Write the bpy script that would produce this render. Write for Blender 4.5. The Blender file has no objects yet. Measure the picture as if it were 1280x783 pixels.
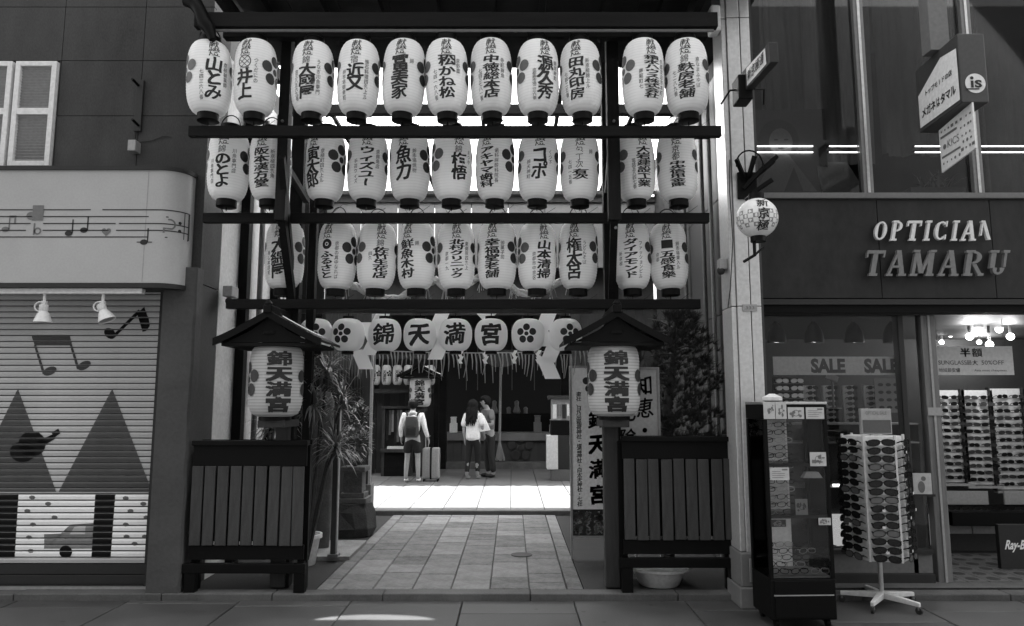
import bpy, bmesh, math, random
from mathutils import Vector, Matrix
rnd = random.Random(7)
SC = bpy.context.scene
COL = SC.collection
PI = math.pi
R_ = math.radians
# ------------------------------------------------------------------ camera, world, sun, exposure
TH = R_(7.03); F = 900.0; EYE = 1.6
cd = bpy.data.cameras.new('camera'); cam = bpy.data.objects.new('camera', cd); COL.objects.link(cam)
cam.location = (0, 0, EYE); cam.rotation_euler = (PI/2 + TH, 0, 0)
cd.sensor_width = 36; cd.lens = F/1280*36; cd.clip_end = 500; cd.clip_start = 0.05
SC.camera = cam
SUN_EL, SUN_AZ = R_(70), R_(12)        # azimuth measured from +Y (behind the shrine) towards +X
w = bpy.data.worlds.new('World'); SC.world = w; w.use_nodes = True
nt = w.node_tree; nt.nodes.clear()
sky = nt.nodes.new('ShaderNodeTexSky'); sky.sky_type = 'NISHITA'; sky.sun_disc = False
sky.sun_elevation = SUN_EL; sky.sun_rotation = SUN_AZ
sky.dust_density = 2.0
bwn = nt.nodes.new('ShaderNodeRGBToBW'); bg = nt.nodes.new('ShaderNodeBackground'); wo = nt.nodes.new('ShaderNodeOutputWorld')
bg.inputs['Strength'].default_value = 0.15
nt.links.new(sky.outputs[0], bwn.inputs[0]); nt.links.new(bwn.outputs[0], bg.inputs['Color']); nt.links.new(bg.outputs[0], wo.inputs[0])
ld = bpy.data.lights.new('sun', 'SUN'); ld.energy = 3.2; ld.angle = R_(0.5); ld.color = (1, 1, 1)
sun = bpy.data.objects.new('sun', ld); COL.objects.link(sun)
sdir = Vector((math.sin(SUN_AZ)*math.cos(SUN_EL), math.cos(SUN_AZ)*math.cos(SUN_EL), math.sin(SUN_EL)))
sun.rotation_euler = sdir.to_track_quat('Z', 'Y').to_euler(); sun.location = sdir*30
SC.view_settings.view_transform = 'Standard'; SC.view_settings.look = 'None'
SC.view_settings.exposure = 2.75; SC.view_settings.gamma = 1
SC.cycles.max_bounces = 8; SC.cycles.transparent_max_bounces = 16; SC.cycles.sample_clamp_indirect = 4
SC.cycles.caustics_reflective = False; SC.cycles.caustics_refractive = False

def ray(px, py):
    a = (px-640)/F; b = (391.5-py)/F
    return a, math.cos(TH)-b*math.sin(TH), math.sin(TH)+b*math.cos(TH)
def P(px, py, y):                      # the place at distance y that the survey of the photograph gives for a point
    a, dy, dz = ray(px, py); k = y/dy
    return Vector((a*k, y, EYE+dz*k))
def G(px, py, L=0.0):                  # the same on level ground at height L
    a, dy, dz = ray(px, py); k = (L-EYE)/dz
    return Vector((a*k, dy*k, L))

# ------------------------------------------------------------------ materials
MATS = {}
def gm(name, v, rough=.7, amp=.25, scale=6, bump=.15, metal=0, rndv=0.0, streak=0, spots=0, spec=.25, fine=60, coat=0):
    if name in MATS: return MATS[name]
    m = bpy.data.materials.new(name); m.use_nodes = True; t = m.node_tree; N = t.nodes; L = t.links
    b = N['Principled BSDF']; b.inputs['Roughness'].default_value = rough; b.inputs['Metallic'].default_value = metal
    b.inputs['Specular IOR Level'].default_value = spec; b.inputs['Coat Weight'].default_value = coat
    tc = N.new('ShaderNodeTexCoord'); oi = N.new('ShaderNodeObjectInfo')
    mp = N.new('ShaderNodeMapping'); L.new(tc.outputs['Object'], mp.inputs[0])
    if streak: mp.inputs['Scale'].default_value = (streak, streak, 1) if streak > 0 else (1, -streak, -streak)
    n1 = N.new('ShaderNodeTexNoise'); n1.inputs['Scale'].default_value = scale; n1.inputs['Detail'].default_value = 6; n1.inputs['Roughness'].default_value = .65
    n2 = N.new('ShaderNodeTexNoise'); n2.inputs['Scale'].default_value = fine; n2.inputs['Detail'].default_value = 3
    n3 = N.new('ShaderNodeTexNoise'); n3.inputs['Scale'].default_value = scale*.22; n3.inputs['Detail'].default_value = 3
    for n in (n1, n2, n3): L.new(mp.outputs[0], n.inputs['Vector'])
    def math_(op, a, c):
        q = N.new('ShaderNodeMath'); q.operation = op
        for i, s in enumerate((a, c)):
            if isinstance(s, (int, float)): q.inputs[i].default_value = s
            else: L.new(s, q.inputs[i])
        return q.outputs[0]
    s = math_('ADD', math_('MULTIPLY', n1.outputs[0], .5), math_('MULTIPLY', n2.outputs[0], .3))
    s = math_('ADD', s, math_('MULTIPLY', n3.outputs[0], .5))
    s = math_('MULTIPLY', math_('SUBTRACT', s, .65), amp*5)
    if rndv: s = math_('ADD', s, math_('MULTIPLY', math_('SUBTRACT', oi.outputs['Random'], .5), rndv*2))
    s = math_('MAXIMUM', math_('ADD', s, 1.0), .1)
    if spots:
        ad = N.new('ShaderNodeVectorMath'); ad.operation = 'ADD'; L.new(tc.outputs['Object'], ad.inputs[0]); L.new(oi.outputs['Location'], ad.inputs[1])
        vo = N.new('ShaderNodeTexVoronoi'); vo.inputs['Scale'].default_value = spots; L.new(ad.outputs[0], vo.inputs['Vector'])
        sp_ = N.new('ShaderNodeMapRange'); sp_.inputs[1].default_value = .07; sp_.inputs[2].default_value = .1; sp_.inputs[3].default_value = .55; sp_.inputs[4].default_value = 1
        L.new(vo.outputs['Distance'], sp_.inputs[0]); s = math_('MULTIPLY', s, sp_.outputs[0])
    s = math_('MULTIPLY', s, v)
    cc = N.new('ShaderNodeCombineColor')
    for i in range(3): L.new(s, cc.inputs[i])
    L.new(cc.outputs[0], b.inputs['Base Color'])
    if bump:
        bp = N.new('ShaderNodeBump'); bp.inputs['Strength'].default_value = bump; bp.inputs['Distance'].default_value = .01
        h = math_('ADD', n1.outputs[0], math_('MULTIPLY', n2.outputs[0], .5)); L.new(h, bp.inputs['Height']); L.new(bp.outputs[0], b.inputs['Normal'])
    rr = math_('ADD', math_('MULTIPLY', math_('SUBTRACT', n1.outputs[0], .5), .3), rough); L.new(rr, b.inputs['Roughness'])
    MATS[name] = m; return m
def flat(name, v, rough=.6, spec=.3, metal=0):
    if name in MATS: return MATS[name]
    m = bpy.data.materials.new(name); m.use_nodes = True; b = m.node_tree.nodes['Principled BSDF']
    N = m.node_tree.nodes; L = m.node_tree.links
    tc = N.new('ShaderNodeTexCoord'); n = N.new('ShaderNodeTexNoise'); n.inputs['Scale'].default_value = 35; n.inputs['Detail'].default_value = 4
    r = N.new('ShaderNodeMapRange'); r.inputs[3].default_value = v*.75; r.inputs[4].default_value = v*1.25
    L.new(tc.outputs['Object'], n.inputs['Vector']); L.new(n.outputs[0], r.inputs[0]); L.new(r.outputs[0], b.inputs['Base Color'])
    b.inputs['Roughness'].default_value = rough; b.inputs['Specular IOR Level'].default_value = spec; b.inputs['Metallic'].default_value = metal
    MATS[name] = m; return m
def trans(name, v, k=.5, amp=.12, scale=5):     # paper, thin plastic: part diffuse, part translucent
    m = bpy.data.materials.new(name); m.use_nodes = True; N = m.node_tree.nodes; L = m.node_tree.links; N.clear()
    o = N.new('ShaderNodeOutputMaterial'); d = N.new('ShaderNodeBsdfDiffuse'); tr = N.new('ShaderNodeBsdfTranslucent'); mx = N.new('ShaderNodeMixShader')
    tc = N.new('ShaderNodeTexCoord'); n = N.new('ShaderNodeTexNoise'); n.inputs['Scale'].default_value = scale; n.inputs['Detail'].default_value = 5
    r = N.new('ShaderNodeMapRange'); r.inputs[3].default_value = v*(1-amp); r.inputs[4].default_value = min(1, v*(1+amp))
    L.new(tc.outputs['Object'], n.inputs['Vector']); L.new(n.outputs[0], r.inputs[0])
    L.new(r.outputs[0], d.inputs[0]); L.new(r.outputs[0], tr.inputs[0]); mx.inputs[0].default_value = k
    L.new(d.outputs[0], mx.inputs[1]); L.new(tr.outputs[0], mx.inputs[2]); L.new(mx.outputs[0], o.inputs[0]); MATS[name] = m; return m
def ribbed(name, v, k, period, dark):     # lantern paper over bamboo hoops, a little soiled, each lantern its own tint
    m = trans(name, v, k, .05); N = m.node_tree.nodes; L = m.node_tree.links
    r = [n for n in N if n.type == 'MAP_RANGE'][0]; tc = [n for n in N if n.type == 'TEX_COORD'][0]
    def q(op, *ins):
        n = N.new('ShaderNodeMath'); n.operation = op
        for i, s in enumerate(ins):
            if isinstance(s, (int, float)): n.inputs[i].default_value = s
            else: L.new(s, n.inputs[i])
        return n.outputs[0]
    sx = N.new('ShaderNodeSeparateXYZ'); L.new(tc.outputs['Object'], sx.inputs[0]); oi = N.new('ShaderNodeObjectInfo')
    fr = q('FRACT', q('DIVIDE', q('ADD', sx.outputs[2], 10*period), period)); d = q('ABSOLUTE', q('SUBTRACT', fr, .5))
    line = q('SMOOTH_MIN', q('MULTIPLY', d, 4.0), 1.0, .1); hoop = q('ADD', q('MULTIPLY', line, 1-dark), dark)
    mp = N.new('ShaderNodeMapping'); mp.inputs['Scale'].default_value = (1, 1, .35); ns = N.new('ShaderNodeTexNoise'); ns.inputs['Scale'].default_value = 7; ns.inputs['Detail'].default_value = 5
    L.new(tc.outputs['Object'], mp.inputs[0]); ad = N.new('ShaderNodeVectorMath'); ad.operation = 'ADD'; L.new(mp.outputs[0], ad.inputs[0]); L.new(oi.outputs['Random'], ad.inputs[1]); L.new(ad.outputs[0], ns.inputs['Vector'])
    st = q('ADD', q('MULTIPLY', ns.outputs[0], .28), .84)
    tint = q('ADD', q('MULTIPLY', oi.outputs['Random'], .12), .92)
    out = q('MINIMUM', q('MULTIPLY', q('MULTIPLY', q('MULTIPLY', r.outputs[0], hoop), st), tint), .95)
    for n in N:
        if n.type in ('BSDF_DIFFUSE', 'BSDF_TRANSLUCENT'):
            for l in list(n.inputs[0].links): L.remove(l)
            L.new(out, n.inputs[0])
    return m
def glass(name, tint=.75, refl=1.0):
    m = bpy.data.materials.new(name); m.use_nodes = True; N = m.node_tree.nodes; L = m.node_tree.links; N.clear()
    o = N.new('ShaderNodeOutputMaterial'); t = N.new('ShaderNodeBsdfTransparent'); g = N.new('ShaderNodeBsdfGlossy'); mx = N.new('ShaderNodeMixShader')
    f = N.new('ShaderNodeFresnel'); f.inputs[0].default_value = 1.5; t.inputs[0].default_value = (tint, tint, tint, 1); g.inputs['Roughness'].default_value = .02
    g.inputs[0].default_value = (refl, refl, refl, 1)
    L.new(f.outputs[0], mx.inputs[0]); L.new(t.outputs[0], mx.inputs[1]); L.new(g.outputs[0], mx.inputs[2]); L.new(mx.outputs[0], o.inputs[0]); MATS[name] = m; return m
def emit(name, s):
    m = bpy.data.materials.new(name); m.use_nodes = True; N = m.node_tree.nodes; L = m.node_tree.links; N.clear()
    o = N.new('ShaderNodeOutputMaterial'); e = N.new('ShaderNodeEmission'); e.inputs[1].default_value = s; L.new(e.outputs[0], o.inputs[0]); MATS[name] = m; return m
M_paper = ribbed('lantern_paper', .95, .3, .605/26, .9)
M_round = trans('round_lantern_paper', .93, .35, .03)
M_shide = trans('folded_paper', .93, .35, .03)
M_roofsheet = trans('corrugated_plastic', .88, .85, .05, 2)
M_ink = flat('ink_black', .018); M_ink2 = flat('ink_grey', .13); M_ink3 = flat('ink_faint', .32); M_crestL = flat('crest_grey', .11); M_crestD = flat('crest_dark', .03)
M_blk = flat('black_lacquer', .004, .5, .1); M_wood_d = gm('dark_wood', .006, .7, .7, 5, .3, streak=-8, spec=.12); M_wood_v = gm('dark_wood_upright', .007, .7, .7, 5, .3, streak=8, spec=.12)
M_wood_m = gm('weathered_wood', .035, .7, .35, 5, .3, streak=9)
M_wall = gm('painted_concrete_wall', .04, .75, .55, 1.6, .15, rndv=.08, fine=40, streak=2.2)
M_pier = gm('rough_plaster_pier', .06, .8, .25, 3, .5, fine=30)
M_slab = gm('granite_slab', .155, .8, .45, 24, .8, rndv=.3, fine=120, spots=6)
M_street = gm('street_slab', .06, .55, .4, 2.2, .2, rndv=.18, fine=90, spots=4.5)
M_court = gm('court_slab', .125, .8, .15, 4, .2, rndv=.06, fine=90)
M_kerb = gm('kerb_stone', .085, .8, .4, 5, .5, fine=60)
M_conc = gm('dark_concrete', .028, .8, .35, 4, .3)
M_steel = flat('brushed_steel', .52, .3, .5, .45)
M_steel_s = flat('steel_trim', .5, .35, .5, .8)
M_granite = gm('dark_granite', .015, .5, .6, 9, .05, fine=150, streak=2)
M_white = flat('white_paint', .6, .5); M_offw = gm('fascia_white', .36, .35, .14, 1.2, .02); M_grey = flat('grey_paint', .13, .6); M_lgrey = flat('light_grey_paint', .28, .6)
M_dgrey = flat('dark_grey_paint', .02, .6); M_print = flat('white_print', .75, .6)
M_shut = gm('shutter_grey', .4, .45, .25, 1.5, .05, streak=-3, rndv=.05); M_shutd = flat('shutter_recess', .06)
M_plank = gm('grey_stained_plank', .045, .6, .6, 4, .2, streak=7, rndv=.12)
M_glass = glass('clear_glass', .94, .35); M_dglass = glass('dark_window_glass', .75, .5)
M_skin = flat('skin', .32, .5); M_hair = flat('hair', .015, .85, .1); M_leaf = flat('leaf', .14, .35, .6); M_needle = flat('pine_needle', .04, .6); M_bark = gm('bark', .05, .9, .4, 20, .8)
M_stone = gm('old_stone', .1, .9, .4, 10, .7); M_rock = gm('dark_rock', .05, .9, .5, 8, .9)
M_lens = flat('dark_lens', .008, .25, .3); M_lens2 = flat('grey_lens', .08, .15, .6); M_metal = flat('thin_metal', .4, .3, .5, .9)
M_straw = trans('straw', .45, .4); M_rope = gm('rice_straw_rope', .5, .9, .3, 30, .6)
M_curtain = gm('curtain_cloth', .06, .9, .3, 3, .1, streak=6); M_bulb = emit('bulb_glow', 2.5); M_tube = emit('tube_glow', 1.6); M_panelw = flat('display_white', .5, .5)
M_shirt = flat('white_cotton', .8, .9); M_shirt2 = flat('grey_cotton', .17, .9); M_black_cloth = flat('black_cloth', .018, .9); M_bag = flat('backpack_cloth', .045, .6)
M_case = flat('suitcase_shell', .3, .3)

# ------------------------------------------------------------------ mesh helpers
SPLIT = set('small_letter wall wall_panel side_wall side_beam side_paving drawer_front ear eye shoe fascia_trim frame_bar ground_fill lower_frame straw plinth_stone roof_and_shade_slab white_riser pipe_run collar bottom_bar seam_highlight painted_dot brand_mark'.split())
class MB:
    def __init__(s): s.v = []; s.f = []
    def add(s, vs, fs):
        n = len(s.v); s.v += [Vector(v) for v in vs]; s.f += [tuple(i+n for i in f) for f in fs]; return s
    def box(s, x0, x1, y0, y1, z0, z1):
        return s.add([(x, y, z) for x in (x0, x1) for y in (y0, y1) for z in (z0, z1)], [(0,1,3,2),(4,6,7,5),(0,4,5,1),(2,3,7,6),(0,2,6,4),(1,5,7,3)])
    def hexa(s, a, b):      # two quads (4 points each) joined into a solid
        return s.add(list(a)+list(b), [(0,1,2,3),(7,6,5,4),(0,4,5,1),(1,5,6,2),(2,6,7,3),(3,7,4,0)])
    def obox(s, c, size, rot=(0,0,0)):
        from mathutils import Euler
        M = Euler(rot).to_matrix(); c = Vector(c); h = Vector(size)/2
        return s.add([c+M@Vector((a*h.x, b*h.y, d*h.z)) for a in (-1,1) for b in (-1,1) for d in (-1,1)], [(0,1,3,2),(4,6,7,5),(0,4,5,1),(2,3,7,6),(0,2,6,4),(1,5,7,3)])
    def bar(s, p, q, w, d=None, up=(0,0,1)):
        p = Vector(p); q = Vector(q); d = d or w; t = (q-p).normalized(); a = t.cross(Vector(up))
        if a.length < 1e-3: a = t.cross(Vector((0,1,0)))
        a.normalize(); b = t.cross(a).normalized()
        Q = [(-1,-1),(1,-1),(1,1),(-1,1)]
        return s.hexa([p+a*i*w/2+b*j*d/2 for i, j in Q], [q+a*i*w/2+b*j*d/2 for i, j in Q])
    def tube(s, pts, r, seg=8, cap=True):
        pts = [Vector(p) for p in pts]; n0 = len(s.v); k = len(pts)
        rr = r if isinstance(r, (list, tuple)) else [r]*k
        prev = None
        for i, p in enumerate(pts):
            t = (pts[min(i+1, k-1)]-pts[max(i-1, 0)]).normalized()
            if prev is None:
                a = t.cross(Vector((0,0,1)))
                if a.length < .05: a = t.cross(Vector((1,0,0)))
            else: a = prev-t*prev.dot(t)
            a.normalize(); prev = a; b = t.cross(a)
            for j in range(seg):
                an = 2*PI*j/seg; s.v.append(p+(a*math.cos(an)+b*math.sin(an))*rr[i])
        for i in range(k-1):
            for j in range(seg):
                A = n0+i*seg+j; B = n0+i*seg+(j+1) % seg; s.f.append((A, B, B+seg, A+seg))
        if cap: s.f.append(tuple(n0+j for j in range(seg))[::-1]); s.f.append(tuple(n0+(k-1)*seg+j for j in range(seg)))
        return s
    def lathe(s, c, prof, seg=20, sx=1, sy=1, cap=True):
        c = Vector(c); n0 = len(s.v)
        for r, z in prof:
            for j in range(seg):
                an = 2*PI*j/seg; s.v.append(c+Vector((r*sx*math.cos(an), r*sy*math.sin(an), z)))
        k = len(prof)
        for i in range(k-1):
            for j in range(seg):
                A = n0+i*seg+j; B = n0+i*seg+(j+1) % seg; s.f.append((A, B, B+seg, A+seg))
        if cap: s.f.append(tuple(n0+j for j in range(seg))[::-1]); s.f.append(tuple(n0+(k-1)*seg+j for j in range(seg)))
        return s
    def ball(s, c, r, seg=12, rings=8, sc=(1,1,1)):
        pr = [(r*math.sin(PI*(i+.02)/(rings+.04))*1.0, -r*math.cos(PI*(i+.02)/(rings+.04))*sc[2]) for i in range(rings+1)]
        return s.lathe(c, pr, seg, sc[0], sc[1])
    def prism(s, pts, o, X, Y, N, depth):   # flat outline pts in the frame (o; X, Y), thickened along N
        o = Vector(o); X = Vector(X); Y = Vector(Y); N = Vector(N); k = len(pts); n0 = len(s.v)
        for d in (0, depth): s.v += [o+X*a+Y*b+N*d for a, b in pts]
        s.f.append(tuple(n0+i for i in range(k))[::-1]); s.f.append(tuple(n0+k+i for i in range(k)))
        for i in range(k): j = (i+1) % k; s.f.append((n0+i, n0+j, n0+k+j, n0+k+i))
        return s
    def data(s, name, mat, org=(0,0,0), smooth=None, fix=True):
        me = bpy.data.meshes.new(name); org = Vector(org)
        me.from_pydata([tuple(v-org) for v in s.v], [], s.f)
        if fix and len(s.f) < 60000:
            b = bmesh.new(); b.from_mesh(me); bmesh.ops.recalc_face_normals(b, faces=b.faces); b.to_mesh(me); b.free()
        if smooth is not None:
            me.shade_smooth(); me.set_sharp_from_angle(angle=R_(smooth))
        me.materials.append(mat); return me
    def islands(s):
        par = list(range(len(s.v)))
        def f(a):
            while par[a] != a: par[a] = par[par[a]]; a = par[a]
            return a
        for fc in s.f:
            for a in fc[1:]: par[f(a)] = f(fc[0])
        g = {}
        for fc in s.f: g.setdefault(f(fc[0]), []).append(fc)
        return list(g.values())
    def build(s, name, mat, parent=None, bev=0, smooth=None, local=False, fix=True):
        if name in SPLIT and parent is not None:
            o = None
            for fcs in s.islands():
                m = MB(); ids = sorted({i for fc in fcs for i in fc}); mp = {i: k for k, i in enumerate(ids)}
                m.v = [s.v[i] for i in ids]; m.f = [tuple(mp[i] for i in fc) for fc in fcs]
                o = m._build(name, mat, parent, bev, smooth, local, fix)
            return o
        return s._build(name, mat, parent, bev, smooth, local, fix)
    def _build(s, name, mat, parent=None, bev=0, smooth=None, local=False, fix=True):
        if parent is not None: org = Vector((0,0,0)) if local else parent_loc(parent)
        else:
            xs = [v.x for v in s.v]; ys = [v.y for v in s.v]; zs = [v.z for v in s.v]
            org = Vector(((min(xs)+max(xs))/2, (min(ys)+max(ys))/2, min(zs)))
        o = bpy.data.objects.new(name, s.data(name, mat, org, smooth, fix)); COL.objects.link(o)
        if parent is not None: o.parent = parent
        else: o.location = org
        if bev:
            m = o.modifiers.new('bevel', 'BEVEL'); m.width = bev; m.segments = 2; m.limit_method = 'ANGLE'; m.harden_normals = False
        return o
def parent_loc(p):
    v = Vector((0,0,0))
    while p is not None: v += p.location; p = p.parent
    return v
def tag(o, label=None, cat=None, group=None, kind=None):
    if label: o['label'] = label
    if cat: o['category'] = cat
    if group: o['group'] = group
    if kind: o['kind'] = kind
    return o
def thing(name, label, cat, loc=(0,0,0), rz=0, group=None, kind=None):
    o = bpy.data.objects.new(name, None); COL.objects.link(o); o.location = loc; o.rotation_euler = (0,0,rz); o.empty_display_size = .1
    return tag(o, label, cat, group, kind)
def struct(name, loc=(0,0,0)):
    return thing(name, None, None, loc, kind='structure')
CH = {}
def copy_tree(o, parent=None, loc=None, rz=None):
    c = o.copy(); COL.objects.link(c); c.parent = parent
    if loc is not None: c.location = loc
    if rz is not None: c.rotation_euler[2] = rz
    for ch in [x for x in COL.objects if x.parent == o]: copy_tree(ch, c)
    return c
def inst(name, me, parent=None, loc=(0,0,0), rot=(0,0,0), scale=(1,1,1)):
    o = bpy.data.objects.new(name, me); COL.objects.link(o); o.location = loc; o.rotation_euler = rot; o.scale = scale
    if parent is not None: o.parent = parent
    return o
# ------------------------------------------------------------------ lettering
_fc = bpy.data.curves.new('lettering', 'FONT'); _fo = bpy.data.objects.new('lettering', _fc); GC = {}
def glyph(s, wt=.02, cut=0, res=3):
    key = (s, wt, cut, res)
    if key in GC: return GC[key]
    _fc.body = s; _fc.offset = wt; _fc.resolution_u = res
    me = bpy.data.meshes.new_from_object(_fo)
    b = bmesh.new(); b.from_mesh(me); bpy.data.meshes.remove(me)
    bmesh.ops.remove_doubles(b, verts=b.verts, dist=1e-4)
    if cut:
        for i in range(1, cut):
            for ax in (0, 1):
                no = (1,0,0) if ax == 0 else (0,1,0); c = i/cut
                co = (c,0,0) if ax == 0 else (0,c-.12,0)
                bmesh.ops.bisect_plane(b, geom=b.verts[:]+b.edges[:]+b.faces[:], plane_co=co, plane_no=no)
    b.verts.index_update()
    vs = [(v.co.x, v.co.y) for v in b.verts]; fs = [tuple(v.index for v in f.verts) for f in b.faces]; b.free()
    GC[key] = (vs, fs); return GC[key]
def cjk(mb, ch, cx, cy, w, h, fn, wt=.03, cut=0, brush=True, res=3):      # one square character centred at cx, cy
    WT = wt*.8*min(1, (55/max(1, len(glyph(ch, min(wt, .006), 0, res)[1])))**.95); wt = min(wt, .006)
    vs, fs = glyph(ch, wt, cut, res)
    out = []
    rot90 = ch in 'ー｜'
    for x, y in vs:
        u = x-.5; v = y-.38
        if rot90: u, v = -v, -u
        if brush:
            v += .10*u + .025*math.sin(7*u+3*v+hash_(ch)); u += .03*math.sin(6*v+hash_(ch)*2)
        out.append((u, v))
    d = max(0, WT)
    for k, (a, c) in enumerate(((0,0),) if d < .006 else ((-1,-.5),(1,-.5),(-.9,.6),(1,.6)) if d < .03 else ((-1,-.6),(1,-.6),(-.95,.7),(1,.7),(0,0))):
        q = [fn(cx+(u+a*d)*w, cy+(v+c*d)*h) for u, v in out]
        mb.add(q, fs)
def hash_(ch): return (ord(ch) % 97)/10.0
def latin(mb, s, cx, cy, w, h, fn, wt=.0, shear=0, res=3):                # a word fitted into w x h
    vs, fs = glyph(s, wt, 0, res)
    x0 = min(v[0] for v in vs); x1 = max(v[0] for v in vs); y0 = min(v[1] for v in vs); y1 = max(v[1] for v in vs)
    mb.add([fn(cx+((x-x0)/(x1-x0)-.5)*w+((y-y0)/(y1-y0)-.5)*h*shear, cy+((y-y0)/(y1-y0)-.5)*h) for x, y in vs], fs)
def plane(o, X, Y, N, eps=.003):
    o = Vector(o); X = Vector(X); Y = Vector(Y); N = Vector(N).normalized()
    return lambda x, y: o+X*x+Y*y+N*eps
def column(mb, text, cx, ytop, ybot, w, fn, wt=.03, cut=0, fill=1.0, brush=True):
    n = len(text); st = (ytop-ybot)/n; h = min(st*1.08, w*1.15)*fill
    for i, ch in enumerate(text):
        if ch != ' ': cjk(mb, ch, cx, ytop-st*(i+.5), w, h, fn, wt, cut, brush)
def disc(mb, cx, cy, r, fn, n=14, ry=None, rings=2):
    ry = ry or r; vs = [fn(cx, cy)]; fs = []
    for k in range(1, rings+1):
        for i in range(n):
            a = 2*PI*i/n; vs.append(fn(cx+r*k/rings*math.cos(a), cy+ry*k/rings*math.sin(a)))
    for i in range(n): fs.append((0, 1+i, 1+(i+1) % n))
    for k in range(rings-1):
        for i in range(n): a = 1+k*n+i; b = 1+k*n+(i+1) % n; fs.append((a, a+n, b+n, b))
    mb.add(vs, fs)
def crest(mb, cx, cy, r, fn):
    for i in range(5):
        a = PI/2+2*PI*i/5; disc(mb, cx+r*.64*math.cos(a), cy+r*.64*math.sin(a), r*.34, fn)
    disc(mb, cx, cy, r*.2, fn)
def ring(mb, cx, cy, r0, r1, fn, n=24):
    vs = []
    for i in range(n):
        a = 2*PI*i/n; vs += [fn(cx+r0*math.cos(a), cy+r0*math.sin(a)), fn(cx+r1*math.cos(a), cy+r1*math.sin(a))]
    mb.add(vs, [(2*i, 2*i+1, (2*i+3) % (2*n), (2*i+2) % (2*n)) for i in range(n)])
def rect(mb, x0, x1, y0, y1, fn, n=1):
    for i in range(n):
        a = x0+(x1-x0)*i/n; b = x0+(x1-x0)*(i+1)/n; mb.add([fn(a, y0), fn(b, y0), fn(b, y1), fn(a, y1)], [(0,1,2,3)])
ORD = 'first second third fourth fifth sixth seventh eighth ninth tenth eleventh twelfth thirteenth fourteenth fifteenth sixteenth'.split()
NUM = 'no one two three four five six seven eight nine'.split()

# ================================================================== GROUND
KX0, KX1 = -7.5, 9.0
st = struct('street')
MB().box(-25, 25, -20, 6.08, -.25, -.03).build('street_bed', M_conc, st)
def slabs(parent, name, xs, y0, y1, ztop, mat, lens, gap=.006, th=.05, seed=1, bev=.004, skip=None):
    r = random.Random(seed); cache = {}
    for i in range(len(xs)-1):
        y = y0-r.random()*lens[0]*.8
        while y < y1:
            L = r.choice(lens); a = max(y, y0); b = min(y+L, y1); y += L
            if b-a < .06: continue
            W = xs[i+1]-xs[i]
            if skip and skip((xs[i]+xs[i+1])/2, (a+b)/2): continue
            key = (round(W, 4), round(b-a, 4))
            if key not in cache:
                m = MB(); w2 = W/2-gap/2; l2 = (b-a)/2-gap/2; c = .006
                m.add([(-w2,-l2,-th),(w2,-l2,-th),(w2,l2,-th),(-w2,l2,-th),(-w2,-l2,-c),(w2,-l2,-c),(w2,l2,-c),(-w2,l2,-c),(-w2+c,-l2+c,0),(w2-c,-l2+c,0),(w2-c,l2-c,0),(-w2+c,l2-c,0)],
                      [(3,2,1,0),(0,1,5,4),(1,2,6,5),(2,3,7,6),(3,0,4,7),(4,5,9,8),(5,6,10,9),(6,7,11,10),(7,4,8,11),(8,9,10,11)])
                cache[key] = m.data(name, mat)
            inst(name, cache[key], parent, (((xs[i]+xs[i+1])/2), (a+b)/2, ztop+r.uniform(-.002, .002)), (r.uniform(-.002,.002), r.uniform(-.002,.002), 0))
slabs(st, 'paving_slab', [-4.9,-4.0,-3.1,-2.2,-1.3,-.4,.5,1.4,2.3,3.2,4.1,5.0], 3.2, 6.08, 0, M_street, [.6,.9], .007, .04, 3)
MB().box(-25, -4.905, -20, 6.08, -.0295, -.004).box(5.005, 25, -20, 6.08, -.0295, -.004).box(-4.9, 5, -20, 3.19, -.0295, -.004).build('side_paving', M_street, st)
kb = struct('kerb')
r = random.Random(5); x = KX0
while x < KX1:
    L = r.choice([.9, 1.2, .75]); MB().box(x+.003, x+L-.003, 6.085, 6.235, -.1, .05+r.uniform(-.003,.003)).build('kerb_stone', M_kerb, kb, bev=.008); x += L
ap = struct('approach_path')
MB().box(-2.9, 2.3, 6.24, 10.32, -.2, .012).build('path_bed', M_conc, ap)
slabs(ap, 'paving_slab', [-1.50,-1.165,-.835,-.51,-.185,.146,.457], 6.245, 10.2, .05, M_slab, [.33,.42,.5,.62], .006, .03, 11)
slabs(ap, 'border_stone', [-1.64,-1.505], 6.245, 10.2, .048, M_slab, [.9,.7], .006, .03, 12)
slabs(ap, 'border_stone', [.462,.6], 6.245, 10.2, .048, M_slab, [1.0,.8], .006, .03, 13)
MB().box(-2.9, -1.645, 6.24, 10.2, .0, .04).build('path_margin', M_conc, ap)
MB().box(.605, 2.3, 6.24, 10.2, .0, .04).build('path_margin', M_conc, ap)
cy_ = struct('courtyard')
MB().box(-6, 6, 10.33, 24, -.2, .07).build('courtyard_bed', M_conc, cy_)
MB().box(-2.4, 1.4, 10.21, 10.325, .0, .105).build('step_stone', M_kerb, cy_, bev=.01)
slabs(cy_, 'paving_slab', [-2.9+.48*i for i in range(12)], 10.335, 16.6, .1, M_court, [.9,.7], .008, .03, 21)
MB().box(-60, 60, 24.01, 120, -.3, .0).build('far_ground', M_conc, tag(struct('ground')))
gw = struct('ground_edge')
MB().box(-25, -2.905, 6.24, 24, -.3, -.06).box(2.305, 25, 6.24, 24, -.3, -.06).build('ground_fill', M_conc, gw)
# flat iron drain cover in the path
p = G(652, 694, .05); mh = MB().lathe((p.x, p.y, .053), [(.11,0),(.11,.004),(.095,.006),(.06,.004)], 20)
tag(mh.build('drain_cover', M_dgrey, smooth=30), 'small round iron cover set in the shrine path paving', 'drain cover')

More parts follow.
